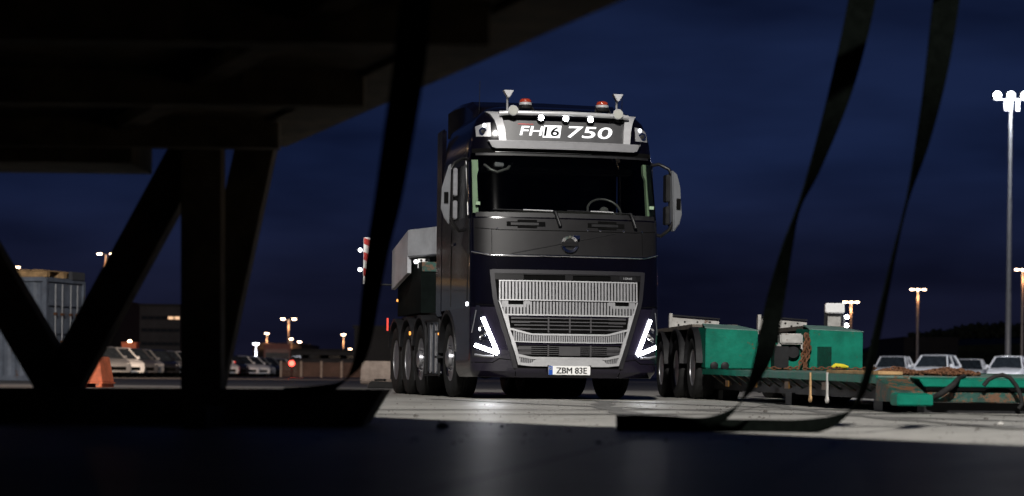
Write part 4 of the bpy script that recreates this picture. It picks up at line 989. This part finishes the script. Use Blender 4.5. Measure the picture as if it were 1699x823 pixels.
# ------------------------------------------------------------------ parked cars
def make_car(paint, van=0.10):
    c = empty('parked_car'); H = 1.46 + van
    # stations (y, half width, hood z)
    S = [(0, .62, .62), (.08, .76, .70), (.35, .84, .80), (1.0, .88, .92), (1.45, .89, .98), (2.6, .90, 1.0), (3.7, .88, 1.02), (4.15, .84, 1.0), (4.3, .74, .92)]
    q = []
    for y, w_, z in S:
        q.append([(-w_ * .92, y, .26), (-w_, y, .42), (-w_, y, z - .18), (-w_ * .93, y, z), (0, y, z + .03), (w_ * .93, y, z), (w_, y, z - .18), (w_, y, .42), (w_ * .92, y, .26)])
    b = MB(); b.grid(q); b.add(q[0], [tuple(range(9))]); b.add(q[-1], [tuple(range(9))]); b.build('body', paint, c, smooth=40)
    A = [(-.80, 1.12, .97), (-.82, 4.0, 1.0), (-.60, 3.45, H - .04), (-.60, 1.85, H - .05)]
    gl_ = MB(); gv = [(-.80, 1.15, .96), (.80, 1.15, .96), (.80, 4.0, 1.0), (-.80, 4.0, 1.0), (-.60, 1.9, H - .05), (.60, 1.9, H - .05), (.60, 3.45, H - .04), (-.60, 3.45, H - .04)]
    gl_.add(gv, [(0, 1, 5, 4), (1, 2, 6, 5), (2, 3, 7, 6), (3, 0, 4, 7), (4, 5, 6, 7)]); gl_.build('windows', 'winglass', c)
    rf_ = MB(); rf_.add([(-.63, 1.82, H - .06), (.63, 1.82, H - .06), (.63, 3.5, H - .05), (-.63, 3.5, H - .05), (-.52, 2.0, H), (.52, 2.0, H), (.52, 3.35, H), (-.52, 3.35, H)],
            [(0, 1, 5, 4), (1, 2, 6, 5), (2, 3, 7, 6), (3, 0, 4, 7), (4, 5, 6, 7), (0, 3, 2, 1)])
    for s_ in (-1, 1):
        rf_.beam((s_ * .82, 1.12, .95), (s_ * .62, 1.86, H - .05), .06, .06); rf_.beam((s_ * .82, 4.02, .98), (s_ * .61, 3.48, H - .05), .09, .09); rf_.beam((s_ * .835, 2.6, .96), (s_ * .63, 2.6, H - .05), .06, .03)
    rf_.build('roof', paint, c, smooth=30)
    for s_ in (-1, 1):
        MB().prism([(s_ * .50, .03, .60), (s_ * .74, .12, .62), (s_ * .78, .22, .74), (s_ * .55, .10, .72)], (0, -.03, 0)).build('headlight', 'white', c)
        m_ = MB().box(min(s_ * .86, s_ * 1.02), max(s_ * .86, s_ * 1.02), 1.35, 1.45, .96, 1.10).build('wing_mirror', paint, c, bevel=.02)
        for y in (.80, 3.45):
            w_ = MB().lathe([(.18, 0), (.30, -.01), (.32, .02), (.32, .18), (.28, .2)], (s_ * .90 if s_ < 0 else .72, y, .32), 'x', 20, closed=False).build('wheel', 'rubber', c, smooth=40)
            MB().lathe([(.18, 0), (.10, -.015), (.0001, -.01)], ((s_ * .905) if s_ < 0 else .905, y, .32), 'x', 14).build('hub', 'rim', w_)
    MB().box(-.45, .45, -.02, .02, .36, .54).build('car_grille', 'void', c, bevel=.01)
    return c
pc = {'silver': mat('car_silver', (.36, .37, .39), .3, .5, .6, var=.08), 'white': mat('car_white', (.80, .80, .82), .3, 0, .6, var=.05), 'black': mat('car_black', (.012, .012, .014), .2, 0, .8, var=.1), 'grey': mat('car_grey', (.10, .10, .11), .3, .4, .7, var=.1)}
proto = {k: make_car(v) for k, v in pc.items()}
used = set()
ordn = ['first', 'second', 'third', 'fourth', 'fifth', 'sixth', 'seventh', 'eighth', 'ninth', 'tenth', 'eleventh', 'twelfth', 'thirteenth', 'fourteenth', 'fifteenth', 'sixteenth', 'seventeenth', 'eighteenth', 'nineteenth', 'twentieth', 'twenty-first', 'twenty-second', 'twenty-third', 'twenty-fourth', 'twenty-fifth', 'twenty-sixth', 'twenty-seventh', 'twenty-eighth', 'twenty-ninth', 'thirtieth']
seq = ['silver', 'white', 'grey', 'silver', 'black', 'silver', 'white', 'silver', 'grey', 'black', 'silver', 'white', 'grey', 'black', 'white', 'silver', 'white', 'grey', 'silver', 'white', 'black', 'silver', 'white', 'silver', 'grey', 'white', 'silver', 'white', 'black', 'silver']
def car(colr, x, y, rz, label, group, big=False):
    c = copy_tree(proto[colr])
    c.location = (x, y, 0); c.rotation_euler = (0, 0, rz); tag(c, label, 'car', group); return c
for i in range(23):
    y = 108 + i * 3.5 + random.uniform(-.2, .2); x = -19.3 + random.uniform(-.4, .4)
    car(seq[i], x, y, R(33 + random.uniform(-3, 3)), f'{seq[i]} parked car, {ordn[i]} from the near end of the long row behind the struts', 'cars parked in the long row')
for i in range(20):
    y = 132 + i * 4.1 + random.uniform(-.2, .2)
    car(seq[(i * 7 + 5) % 28], -24.2 + random.uniform(-.3, .3), y, R(33 + random.uniform(-3, 3)), f'{seq[(i * 7 + 5) % 28]} parked car, {ordn[i]} from the near end of the second row, behind the long row', 'cars parked in the second row')
for (px, Y, col_, rz, lab) in ((1472, 112, 'white', 18, 'white parked car behind the green trailer, partly hidden by the second hanging strap'), (1535, 104, 'white', 24, 'white parked car with its windscreen just above the two chain heaps'), (1604, 122, 'white', 16, 'small white parked car standing further back between two nearer white cars'), (1662, 106, 'white', 22, 'white parked car behind the arching black hose'), (1712, 118, 'white', 16, 'white parked car at the edge of the picture beyond the floodlight mast')):
    p = at(px, 640, Y); car(col_, p.x, Y, R(-rz), lab, 'white cars behind the green trailer')
for c in proto.values():
    for ch in [x for k in kids(c) for x in kids(k)] + kids(c): bpy.data.objects.remove(ch)
    bpy.data.objects.remove(c)

# ------------------------------------------------------------------ lamp posts
def point(loc, power, col, parent, r=.25, spot=None, target=None):
    ld = bpy.data.lights.new('lamp_light', 'SPOT' if spot else 'POINT'); ld.energy = power; ld.color = col; ld.shadow_soft_size = r
    o = bpy.data.objects.new('lamp_light', ld); COL.objects.link(o); o.location = loc; o.parent = parent
    if spot:
        ld.spot_size = spot; ld.spot_blend = .5
        d = Vector(target) - (parent.matrix_basis.translation + Vector(loc)); o.rotation_euler = d.to_track_quat('-Z', 'Y').to_euler()
    return o
def lamp_post(px, py, Y, heads, label, col='sodium', power=500, hr=.26, spread=.62, rp=.10, lc=(1, .42, .17)):
    p = at(px, py, Y); h = p.z; e_ = empty('street_lamp', (p.x, Y, 0)); tag(e_, label, 'street lamp', 'distant lit street lamps')
    MB().tube([(0, 0, 0), (0, 0, h - .1)], [rp * 1.5, rp], 10).build('pole', 'mast', e_, smooth=60)
    ar_ = MB(); xs = [0] if heads == 1 else [-spread, spread] if heads == 2 else [-spread * 1.3, 0, spread * 1.3]
    ar_.beam((min(xs) - .05, 0, h - .05), (max(xs) + .05, 0, h - .05), .07, .07)
    ar_.build('cross_arm', 'chassis', e_)
    for x in xs:
        hd = MB().box(x - hr, x + hr, -.25, .25, h + .02, h + .15).build('lamp_head', 'chassis', e_, bevel=.04)
        MB().lathe([(.0001, -.10), (hr * .7, -.08), (hr, -.0), (hr * .9, .03)], (x, -.12, h - .02), 'z', 14).build('lamp_bowl', col, hd, smooth=60)
    if power: point((0, -.7, h - 1.1), power * .05, lc, e_, .25)
    return e_
lamp_post(176, 421, 212, 2, 'double street lamp above the orange crate', hr=.24, power=2600)
lamp_post(20, 443, 235, 2, 'double street lamp just above the timber on the blue container', power=2600)
lamp_post(479, 529, 290, 2, 'double street lamp standing alone in the gap between struts and truck', power=3500, hr=.30, spread=.75)
lamp_post(443, 553, 330, 1, 'single street lamp beside the bright white floodlight', power=3000, hr=.34)
for i, (px, py, Y) in enumerate(((483, 562, 330), (497, 567, 350), (511, 572, 370), (524, 577, 390))):
    lamp_post(px, py, Y, 1, f'small street lamp, {ordn[i]} from the top of the line of four descending lamps', power=900, hr=.33)
lamp_post(570, 555, 310, 1, 'single street lamp above the fence, close to the hanging strap', power=3000, hr=.34)
lamp_post(581, 579, 340, 1, 'small street lamp, upper of the close pair beside the strap', power=0, hr=.28)
lamp_post(578, 589, 350, 1, 'small street lamp, lower of the close pair beside the strap', power=0, hr=.28)
lamp_post(425, 570, 210, 1, 'bright white floodlight low above the far parked cars', col='flood', power=5000, hr=.30, lc=(.85, .9, 1))
lamp_post(1412, 501, 300, 3, 'triple street lamp beside the pale signal tower', hr=.32, spread=.62, power=5000, rp=.14)
lamp_post(1523, 480, 285, 3, 'triple street lamp between the two hanging straps and the floodlight mast', hr=.30, spread=.60, power=4500, rp=.13)
lamp_post(1697, 447, 230, 3, 'triple street lamp cut by the picture edge behind the floodlight mast', hr=.26, spread=.5, power=3500, rp=.12)
# big floodlight mast, right
YM = 150.0; p = at(1677, 170, YM); hm = p.z
fm = empty('floodlight_mast', (p.x, YM, 0)); tag(fm, 'tall pale floodlight mast with a cluster of blazing white lamps', 'floodlight mast')
MB().tube([(0, 0, 0), (0, 0, hm * .33), (0, 0, hm * .33 + .02), (0, 0, hm * .66), (0, 0, hm * .66 + .02), (0, 0, hm)], [.22, .19, .17, .15, .13, .12], 16).build('mast_pole', 'mast', fm, smooth=60)
MB().beam((-1.2, 0, hm + .2), (1.2, 0, hm + .2), .15, .12).build('crossbar', 'mast', fm)
for x_ in (-.95, 0, .95):
    h_ = MB().box(x_ - .32, x_ + .32, -.1, .35, hm + .22, hm + .75).build('floodlight', 'chassis', fm, bevel=.05)
    MB().lathe([(.0001, -.16), (.21, -.12), (.26, 0)], (x_, -.1, hm + .48), 'y', 18).build('lamp_face', 'flood', h_, smooth=60)
for x_ in (-.38, -.08, .42): MB().box(x_ - .13, x_ + .13, -.35, -.1, hm - .62, hm + .1).build('control_box', 'white', fm, bevel=.03)
point((0, -1.6, hm - .1), 900, (.9, .94, 1), fm, .5)

# main floodlight mast behind the photographer (lights the truck)
ml = empty('floodlight_mast', (LIGHT_MAST[0], LIGHT_MAST[1], 0)); tag(ml, 'tall floodlight mast standing behind the dark trailer', 'floodlight mast')
MB().tube([(0, 0, 0), (0, 0, LIGHT_MAST[2] - .2)], [.35, .18], 16).build('mast_pole', 'mast', ml, smooth=60)
for x_ in (-1.0, 0, 1.0):
    h_ = MB().box(x_ - .4, x_ + .4, -.35, .1, LIGHT_MAST[2] - .2, LIGHT_MAST[2] + .5).build('floodlight', 'chassis', ml, bevel=.05)
    MB().lathe([(.0001, .16), (.3, .14), (.34, .1)], (x_, .0, LIGHT_MAST[2] + .15), 'y', 16).build('lamp_face', 'flood', h_)
point((0, .8, LIGHT_MAST[2] + .1), FLOOD, (1.0, .965, .92), ml, .55, spot=R(75), target=(2.5, 27, 0))
# red signal
rs = empty('signal_post', (at(484, 603, 150).x, 150, 0)); tag(rs, 'short post with a glowing red light in front of the fence', 'signal light')
MB().tube([(0, 0, 0), (0, 0, at(484, 603, 150).z)], .05, 8).build('post', 'chassis', rs)
MB().lathe([(.0001, -.22), (.16, -.15), (.2, 0), (.14, .14)], (0, 0, at(484, 603, 150).z), 'y', 16).build('red_lamp', 'redlamp', rs, smooth=60)
point((0, -.5, at(484, 603, 150).z), 60, (1, .05, .03), rs, .2)

# ------------------------------------------------------------------ far left things
def obj_box(px0, px1, py0, Y, depth, name, m, label, cat, py1=None, rz=0):
    a = at(px0, py0, Y); b = at(px1, py0, Y); e_ = empty(name, ((a.x + b.x) / 2, Y, 0), rz); tag(e_, label, cat); return e_, (b.x - a.x) / 2, a.z
# container
Yc = 62.0; cxr = at(113, 470, Yc).x; cxm = at(76, 470, Yc).x; 
ctn = empty('shipping_container', (cxm, Yc, 0), R(-17)); tag(ctn, 'blue grey shipping container with rusty locking bars under a timber load', 'container')
cw, cl_, chh = .84, 6.0, at(76, 463, Yc).z
# local x: door width to the right ; y back.  long side runs to the left (towards -x in view)
cb = MB(); prof = []
nW = 60
sidepts = []
for k in range(nW + 1):
    x = -cl_ * k / nW; sidepts.append((x, -.0 + (.03 if (k // 2) % 2 else 0)))
cb.prism([(x, y, .08) for x, y in sidepts] + [(-cl_, 2.2, .08), (0, 2.2, .08)], (0, 0, chh - .08)); cb.build('container_body', 'contain', ctn)
cfm = MB()
for x_, y_ in ((0, -.01), (0, 2.2), (-cl_, -.01)): cfm.box(x_ - .06, x_ + .06, y_ - .06, y_ + .06, 0, chh + .02)
cfm.beam((0, 0, chh), (0, 2.2, chh), .10, .12); cfm.beam((0, 0, .08), (0, 2.2, .08), .10, .14); cfm.beam((0, -.01, chh), (-cl_, -.01, chh), .1, .12); cfm.beam((0, -.01, .08), (-cl_, -.01, .08), .1, .14)
cfm.build('corner_frame', 'contain', ctn)
for y_ in (.45, .85, 1.35, 1.75):
    rb = MB().tube([(.07, y_, .15), (.07, y_, chh - .12)], .022, 6).build('locking_bar', 'mast', ctn)
    for z_ in (.7, 1.1, 1.9): MB().box(.05, .11, y_ - .07, y_ + .07, z_, z_ + .07).build('bar_clamp', 'rust', rb)
for (z_) in (.5, .95, 1.4, 2.2): MB().beam((.055, .1, z_), (.055, 2.1, z_), .02, .05).build('door_rib', 'contain', ctn)
lb_ = MB(); lb_.box(-.02, .0, -.045, -.04, 1.9, 2.0)
MB().box(-.7, -.55, -.05, -.02, 1.7, 1.82).build('door_label', 'white', ctn)
tl = empty('timber_load', ctn.location + Vector((0, 0, chh + .06)), R(-17)); tag(tl, 'weathered timber platform lying on top of the blue grey container', 'timber')
for k in range(3):
    MB().box(-5.6, .05, -.05 + k * 1.0, .15 + k * 1.0, 0, .17).build('bearer', 'wood', tl, bevel=.01)
for k in range(14): MB().box(-5.6 + k * .4, -5.6 + k * .4 + .32, -.08, 2.25, .172, .21).build('board', 'wood', tl)
MB().box(-.05, .08, 1.4, 2.2, -.03, .22).build('covered_bundle', 'greywall', tl, bevel=.02)
# orange crate
oc = empty('orange_crate', (at(138, 640, 40).x, 40, 0), R(-8)); tag(oc, 'orange crate on pallet feet glowing under the lamps', 'crate')
q = MB(); q.add([(-.48, 0, .10), (.36, 0, .10), (.36, .7, .10), (-.48, .7, .10), (-.40, .05, .57), (.28, .05, .57), (.28, .65, .57), (-.40, .65, .57)], [(0, 1, 5, 4), (1, 2, 6, 5), (2, 3, 7, 6), (3, 0, 4, 7), (4, 5, 6, 7), (0, 3, 2, 1)]); q.build('crate_body', 'orange', oc, bevel=.012)
for x_ in (-.46, -.10, .24): MB().box(x_, x_ + .11, .0, .7, 0, .075).build('pallet_foot', 'orange', oc)
MB().box(-.50, .38, -.01, .71, .075, .10).build('pallet_deck', 'orange', oc)
q = MB(); q.beam((-.44, -.005, .12), (.30, .035, .54), .015, .03); q.build('brace', 'orange', oc)
point((-.3, -3.0, 3.4), 60, (1, .5, .25), oc, .3) if False else None
# second crate further back among cars
o2 = empty('orange_cabin', (at(216, 600, 150).x - .1, 150, 0)); tag(o2, 'small orange cabin with a lamp on its roof standing behind the cars', 'cabin')
MB().box(-.5, .5, 0, 1.2, 0, at(216, 569, 150).z).build('cabin_wall', 'orange', o2, bevel=.03)
MB().box(-.55, .55, -.05, 1.25, at(216, 569, 150).z, at(216, 569, 150).z + .06).build('cabin_roof', 'orange', o2)
MB().lathe([(.12, 0), (.12, .1), (.0001, .14)], (0, .3, at(216, 569, 150).z + .06), 'z', 12).build('roof_lamp', 'sodium', o2)
def building(name, px0, px1, py, Y, dep, m, label, windows=(), roof=True, lit=()):
    a, b = at(px0, py, Y), at(px1, py, Y); h = (a.z + b.z) / 2
    e_ = empty(name, (a.x, Y, 0)); tag(e_, label, 'building'); wdt = b.x - a.x
    MB().box(0, wdt, 0, dep, 0, h).build('wall', m, e_)
    MB().box(-.15, wdt + .15, -.15, dep + .15, h, h + .25).build('roof', 'darkwall', e_)
    for (u, v, ww, hh_) in windows:
        f_ = MB().box(u * wdt, u * wdt + ww, -.08, .02, v * h, v * h + hh_).build('window', 'darkwall', e_)
        MB().box(u * wdt + .08, u * wdt + ww - .08, -.10, -.075, v * h + .08, v * h + hh_ - .08).build('pane', 'winlit' if (u, v) in lit else 'winglass', f_)
    return e_
wn = [(u, v, .75, .45) for u in (.04, .2, .36, .52, .68, .84) for v in (.2, .42, .62, .80)]
building('office_building', 232, 300, 508, 240, 18, 'greywall', 'grey office building with small lit windows beyond the parked cars', wn, lit={(.68, .80), (.84, .80)})
building('warehouse', 112, 200, 500, 300, 30, 'darkwall', 'dark tall warehouse behind the blue grey container', [])
MB()
building('warehouse', 455, 605, 583, 230, 24, 'greywall', 'long low dull grey warehouse behind the brown fence', [(u, .72, 3.0, .35) for u in (.08, .3, .5, .72)])
building('warehouse', 420, 500, 572, 330, 30, 'greywall', 'pale flat roofed warehouse under the four descending lamps', [(.1, .6, 3, 1), (.45, .6, 3, 1)])
building('warehouse', 588, 700, 545, 200, 24, 'darkwall', 'dark block building directly behind the rear of the truck', [])
building('depot_building', 1120, 1330, 582, 380, 40, 'darkwall', 'dark depot building hidden behind the green trailer', [])
building('depot_building', 1500, 1590, 562, 340, 30, 'darkwall', 'dark low depot building behind the white cars', [(u, .6, 2.4, .7) for u in (.1, .4, .7)])
# red lorry silhouette near the red light
lo_ = empty('box_lorry', (at(437, 600, 190).x, 190, 0), R(6)); tag(lo_, 'dark red box lorry parked by the red light', 'lorry')
MB().box(0, 2.4, 2.0, 8, 1.0, 2.9).build('cargo_box', mat('dull_red', (.12, .02, .015), .6, var=.3), lo_, bevel=.05)
MB().box(.1, 2.3, 0, 1.8, .5, 2.4).build('cab', mat('dull_red2', (.10, .02, .015), .5, var=.3), lo_, bevel=.12)
MB().box(.2, 2.2, -.03, .0, 1.4, 2.1).build('windscreen', 'winglass', lo_)
for x_ in (.1, 2.05):
    for y_ in (1.0, 6.5): MB().lathe([(.3, 0), (.5, .02), (.5, .25), (.3, .27)], (x_, y_, .5), 'x', 20).build('wheel', 'rubber', lo_)
# fence
fe_ = empty('brown_fence', (at(466, 626, 165).x, 165, 0)); tag(fe_, 'low brown panel fence with pale posts along the far side of the yard', 'fence')
fw = at(600, 626, 165).x - at(466, 626, 165).x; fh = 1.15
for k in range(4):
    u0 = fw * k / 4
    pn = MB(); nn = 24
    for j in range(nn): pn.box(u0 + .1 + (fw / 4 - .15) * j / nn, u0 + .1 + (fw / 4 - .15) * (j + .86) / nn, 0, .04 + .02 * (j % 2), .05, fh)
    pn.build('fence_panel', 'brownwall', fe_)
for k in range(5): MB().box(fw * k / 4 - .07, fw * k / 4 + .07, -.05, .09, 0, fh + .1).build('fence_post', 'concrete', fe_)
# concrete barrier with dark block
ba = empty('concrete_barrier', (at(598, 628, 66).x, 66, 0)); tag(ba, 'pale concrete barrier block beside the rear wheels of the truck', 'barrier')
bw = at(650, 628, 66).x - at(598, 628, 66).x; bh = at(620, 599, 66).z
q = MB(); q.prism([(0, 0, 0), (0, -.12, .12), (0, .05, .3), (0, .12, bh), (0, .42, bh), (0, .5, .3), (0, .65, 0)], (bw, 0, 0)); q.build('barrier_block', 'concrete', ba, bevel=.03)
bk = MB().box(-.2, .2, 0, .5, 0, .12); 
bko = empty('rubber_wheel_chock', (at(630, 634, 46).x, 46, 0)); tag(bko, 'low black rubber block on the ground behind the truck', 'chock')
MB().prism([(-.28, 0, 0), (.4, 0, 0), (.4, 0, .13), (-.2, 0, .16)], (0, .4, 0)).build('block', 'rubber', bko, bevel=.02)
MB().lathe([(.12, 0), (.13, .04), (.0001, .05)], (.0, .2, .158), 'z', 14).build('cap', 'rubber', bko)

# unseen orange lamps, added to light crate and cars and glint in paintwork
def unseen_lamp(x, y, h, power, col, label):
    e_ = empty('street_lamp', (x, y, 0)); tag(e_, label, 'street lamp')  # unseen lamp
    MB().tube([(0, 0, 0), (0, 0, h)], [.14, .09], 10).build('pole', 'mast', e_)
    hd = MB().box(-.3, .3, -.25, .25, h, h + .14).build('lamp_head', 'chassis', e_, bevel=.03)
    MB().lathe([(.0001, -.1), (.2, -.07), (.26, 0)], (0, 0, h), 'z', 12).build('lamp_bowl', 'sodium', hd)
    if power: point((0, 0, h - .5), power, col, e_, .3, spot=R(100 if x > -20 else 62), target=(x + (6 if x > -20 else 8), y + (4 if x > -20 else 48), 0))
unseen_lamp(-13.5, 37, 8, 900, (1, .42, .16), 'unseen orange lamp on a pole added to light the orange crate, outside the picture')  # unseen lamp added to light the crate
unseen_lamp(-22, 80, 12, 90000, (1, .72, .5), 'unseen orange lamp added at the head of the row to light the parked cars, outside the picture')  # unseen lamp added to brighten the parked cars
building('warehouse', -900, -170, -10, 100, 3, 'darkwall', 'unseen long dark wall added beyond the left edge of the picture', [])  # unseen wall added to keep sky reflection off the truck flank
wl_ = empty('floodlight_mast', (33, 84, 0)); tag(wl_, 'unseen short floodlight mast added beyond the right edge to light the white cars', 'floodlight mast')  # unseen mast added to brighten the white cars
MB().tube([(0, 0, 0), (0, 0, 11.8)], [.14, .09], 10).build('mast_pole', 'mast', wl_)
hd_ = MB().box(-.3, .3, -.2, .2, 11.8, 12.2).build('floodlight', 'chassis', wl_, bevel=.03)
point((0, .6, 11.7), 26000, (.9, .93, 1), wl_, .3, spot=R(45), target=(22, 112, 0))
for i, (x_, y_, h_) in enumerate(((-30, 93, 9.5), (-27, 84, 5.0), (-22, 66, 7.0))):
    unseen_lamp(x_, y_, h_, 0, (1, .7, .4), f'unseen orange lamp outside the picture, {ordn[i]} of the lamps added for reflections in the truck door')  # unseen glowing bowls added only for reflections in the door

# ------------------------------------------------------------------ treeline and hill, right
def ridge(px0, px1, Y, f, name, m, dep):
    q = []; k = 0; n_ = 60
    for i in range(n_ + 1):
        px = px0 + (px1 - px0) * i / n_; p = at(px, f(px), Y); q.append([(p.x, Y, 0), (p.x, Y + 5, p.z * .75), (p.x, Y + dep * .3, p.z), (p.x, Y + dep, 0)])
    mb = MB(); mb.grid(q); return mb.build(name, m)
tag(ridge(1430, 2100, 420, lambda px: lerp(px, [(1430, 600), (1480, 575), (1520, 565), (1560, 562), (1600, 552), (1700, 548), (1900, 560), (2100, 620)]), 'hill', 'tree', 120), kind='structure')
tag(ridge(-500, 640, 520, lambda px: lerp(px, [(-500, 560), (0, 570), (300, 585), (500, 592), (640, 610)]), 'hill', 'tree', 120), kind='structure')
tm = MB(); rnd = random.Random(3)
for i in range(5200):
    px = rnd.uniform(1436, 1760); base = lerp(px, [(1430, 598), (1480, 572), (1520, 562), (1560, 558), (1600, 548), (1760, 545)])
    hgt = 3 + 5 * abs(math.sin(px * .09)) * abs(math.sin(px * .031 + 1)) + 2 * math.sin(px * .5)
    Y = 415 + rnd.uniform(-8, 8); p = at(px, base + 10 - rnd.random() ** 1.5 * (hgt + 12), Y); s_ = rnd.uniform(.25, .8)
    u = Vector((rnd.uniform(-1, 1), rnd.uniform(-1, 1), rnd.uniform(-1, 1))).normalized() * s_; v = Vector((rnd.uniform(-1, 1), rnd.uniform(-1, 1), rnd.uniform(-1, 1))).normalized() * s_
    tm.add([p - u, p - v, p + u, p + v], [(0, 1, 2, 3)])
tag(tm.build('far_woods', 'tree'), 'dark wood along the far ridge beyond the white cars', 'woods', kind='stuff')

# ------------------------------------------------------------------ small stones on the yard
for (px, py, r_, lab) in ((733, 712, .035, 'dark stone on the ground just before the truck'), (690, 692, .02, 'small dark stone close to the end of the base beam'), (1270, 684, .022, 'small dark stone beside the curling strap'), (1636, 697, .02, 'small stone on the bright concrete in front of the trailer nose'), (1575, 706, .016, 'tiny stone on the bright concrete below the hoses'), (1660, 706, .025, 'pale stone near the picture edge on bright concrete')):
    yh = 623.5 + .011 * (px - 849.5); Y = .3 * F / (py - yh); p = at(px, py, Y)
    mb = MB(); v_ = []; f_ = []
    mb.lathe([(.0001, 0), (r_, .2 * r_), (r_ * .9, r_ * .7), (r_ * .3, r_ * 1.1), (.0001, r_ * 1.15)], (0, 0, 0), 'z', 7)
    mb.v = [(x * rnd.uniform(.8, 1.2), y * rnd.uniform(.8, 1.2), z) for x, y, z in mb.v]
    o = mb.build('stone', 'palegrey' if 'pale' in lab else 'stone'); o.location = (p.x, p.y, 0); tag(o, lab, 'stone')
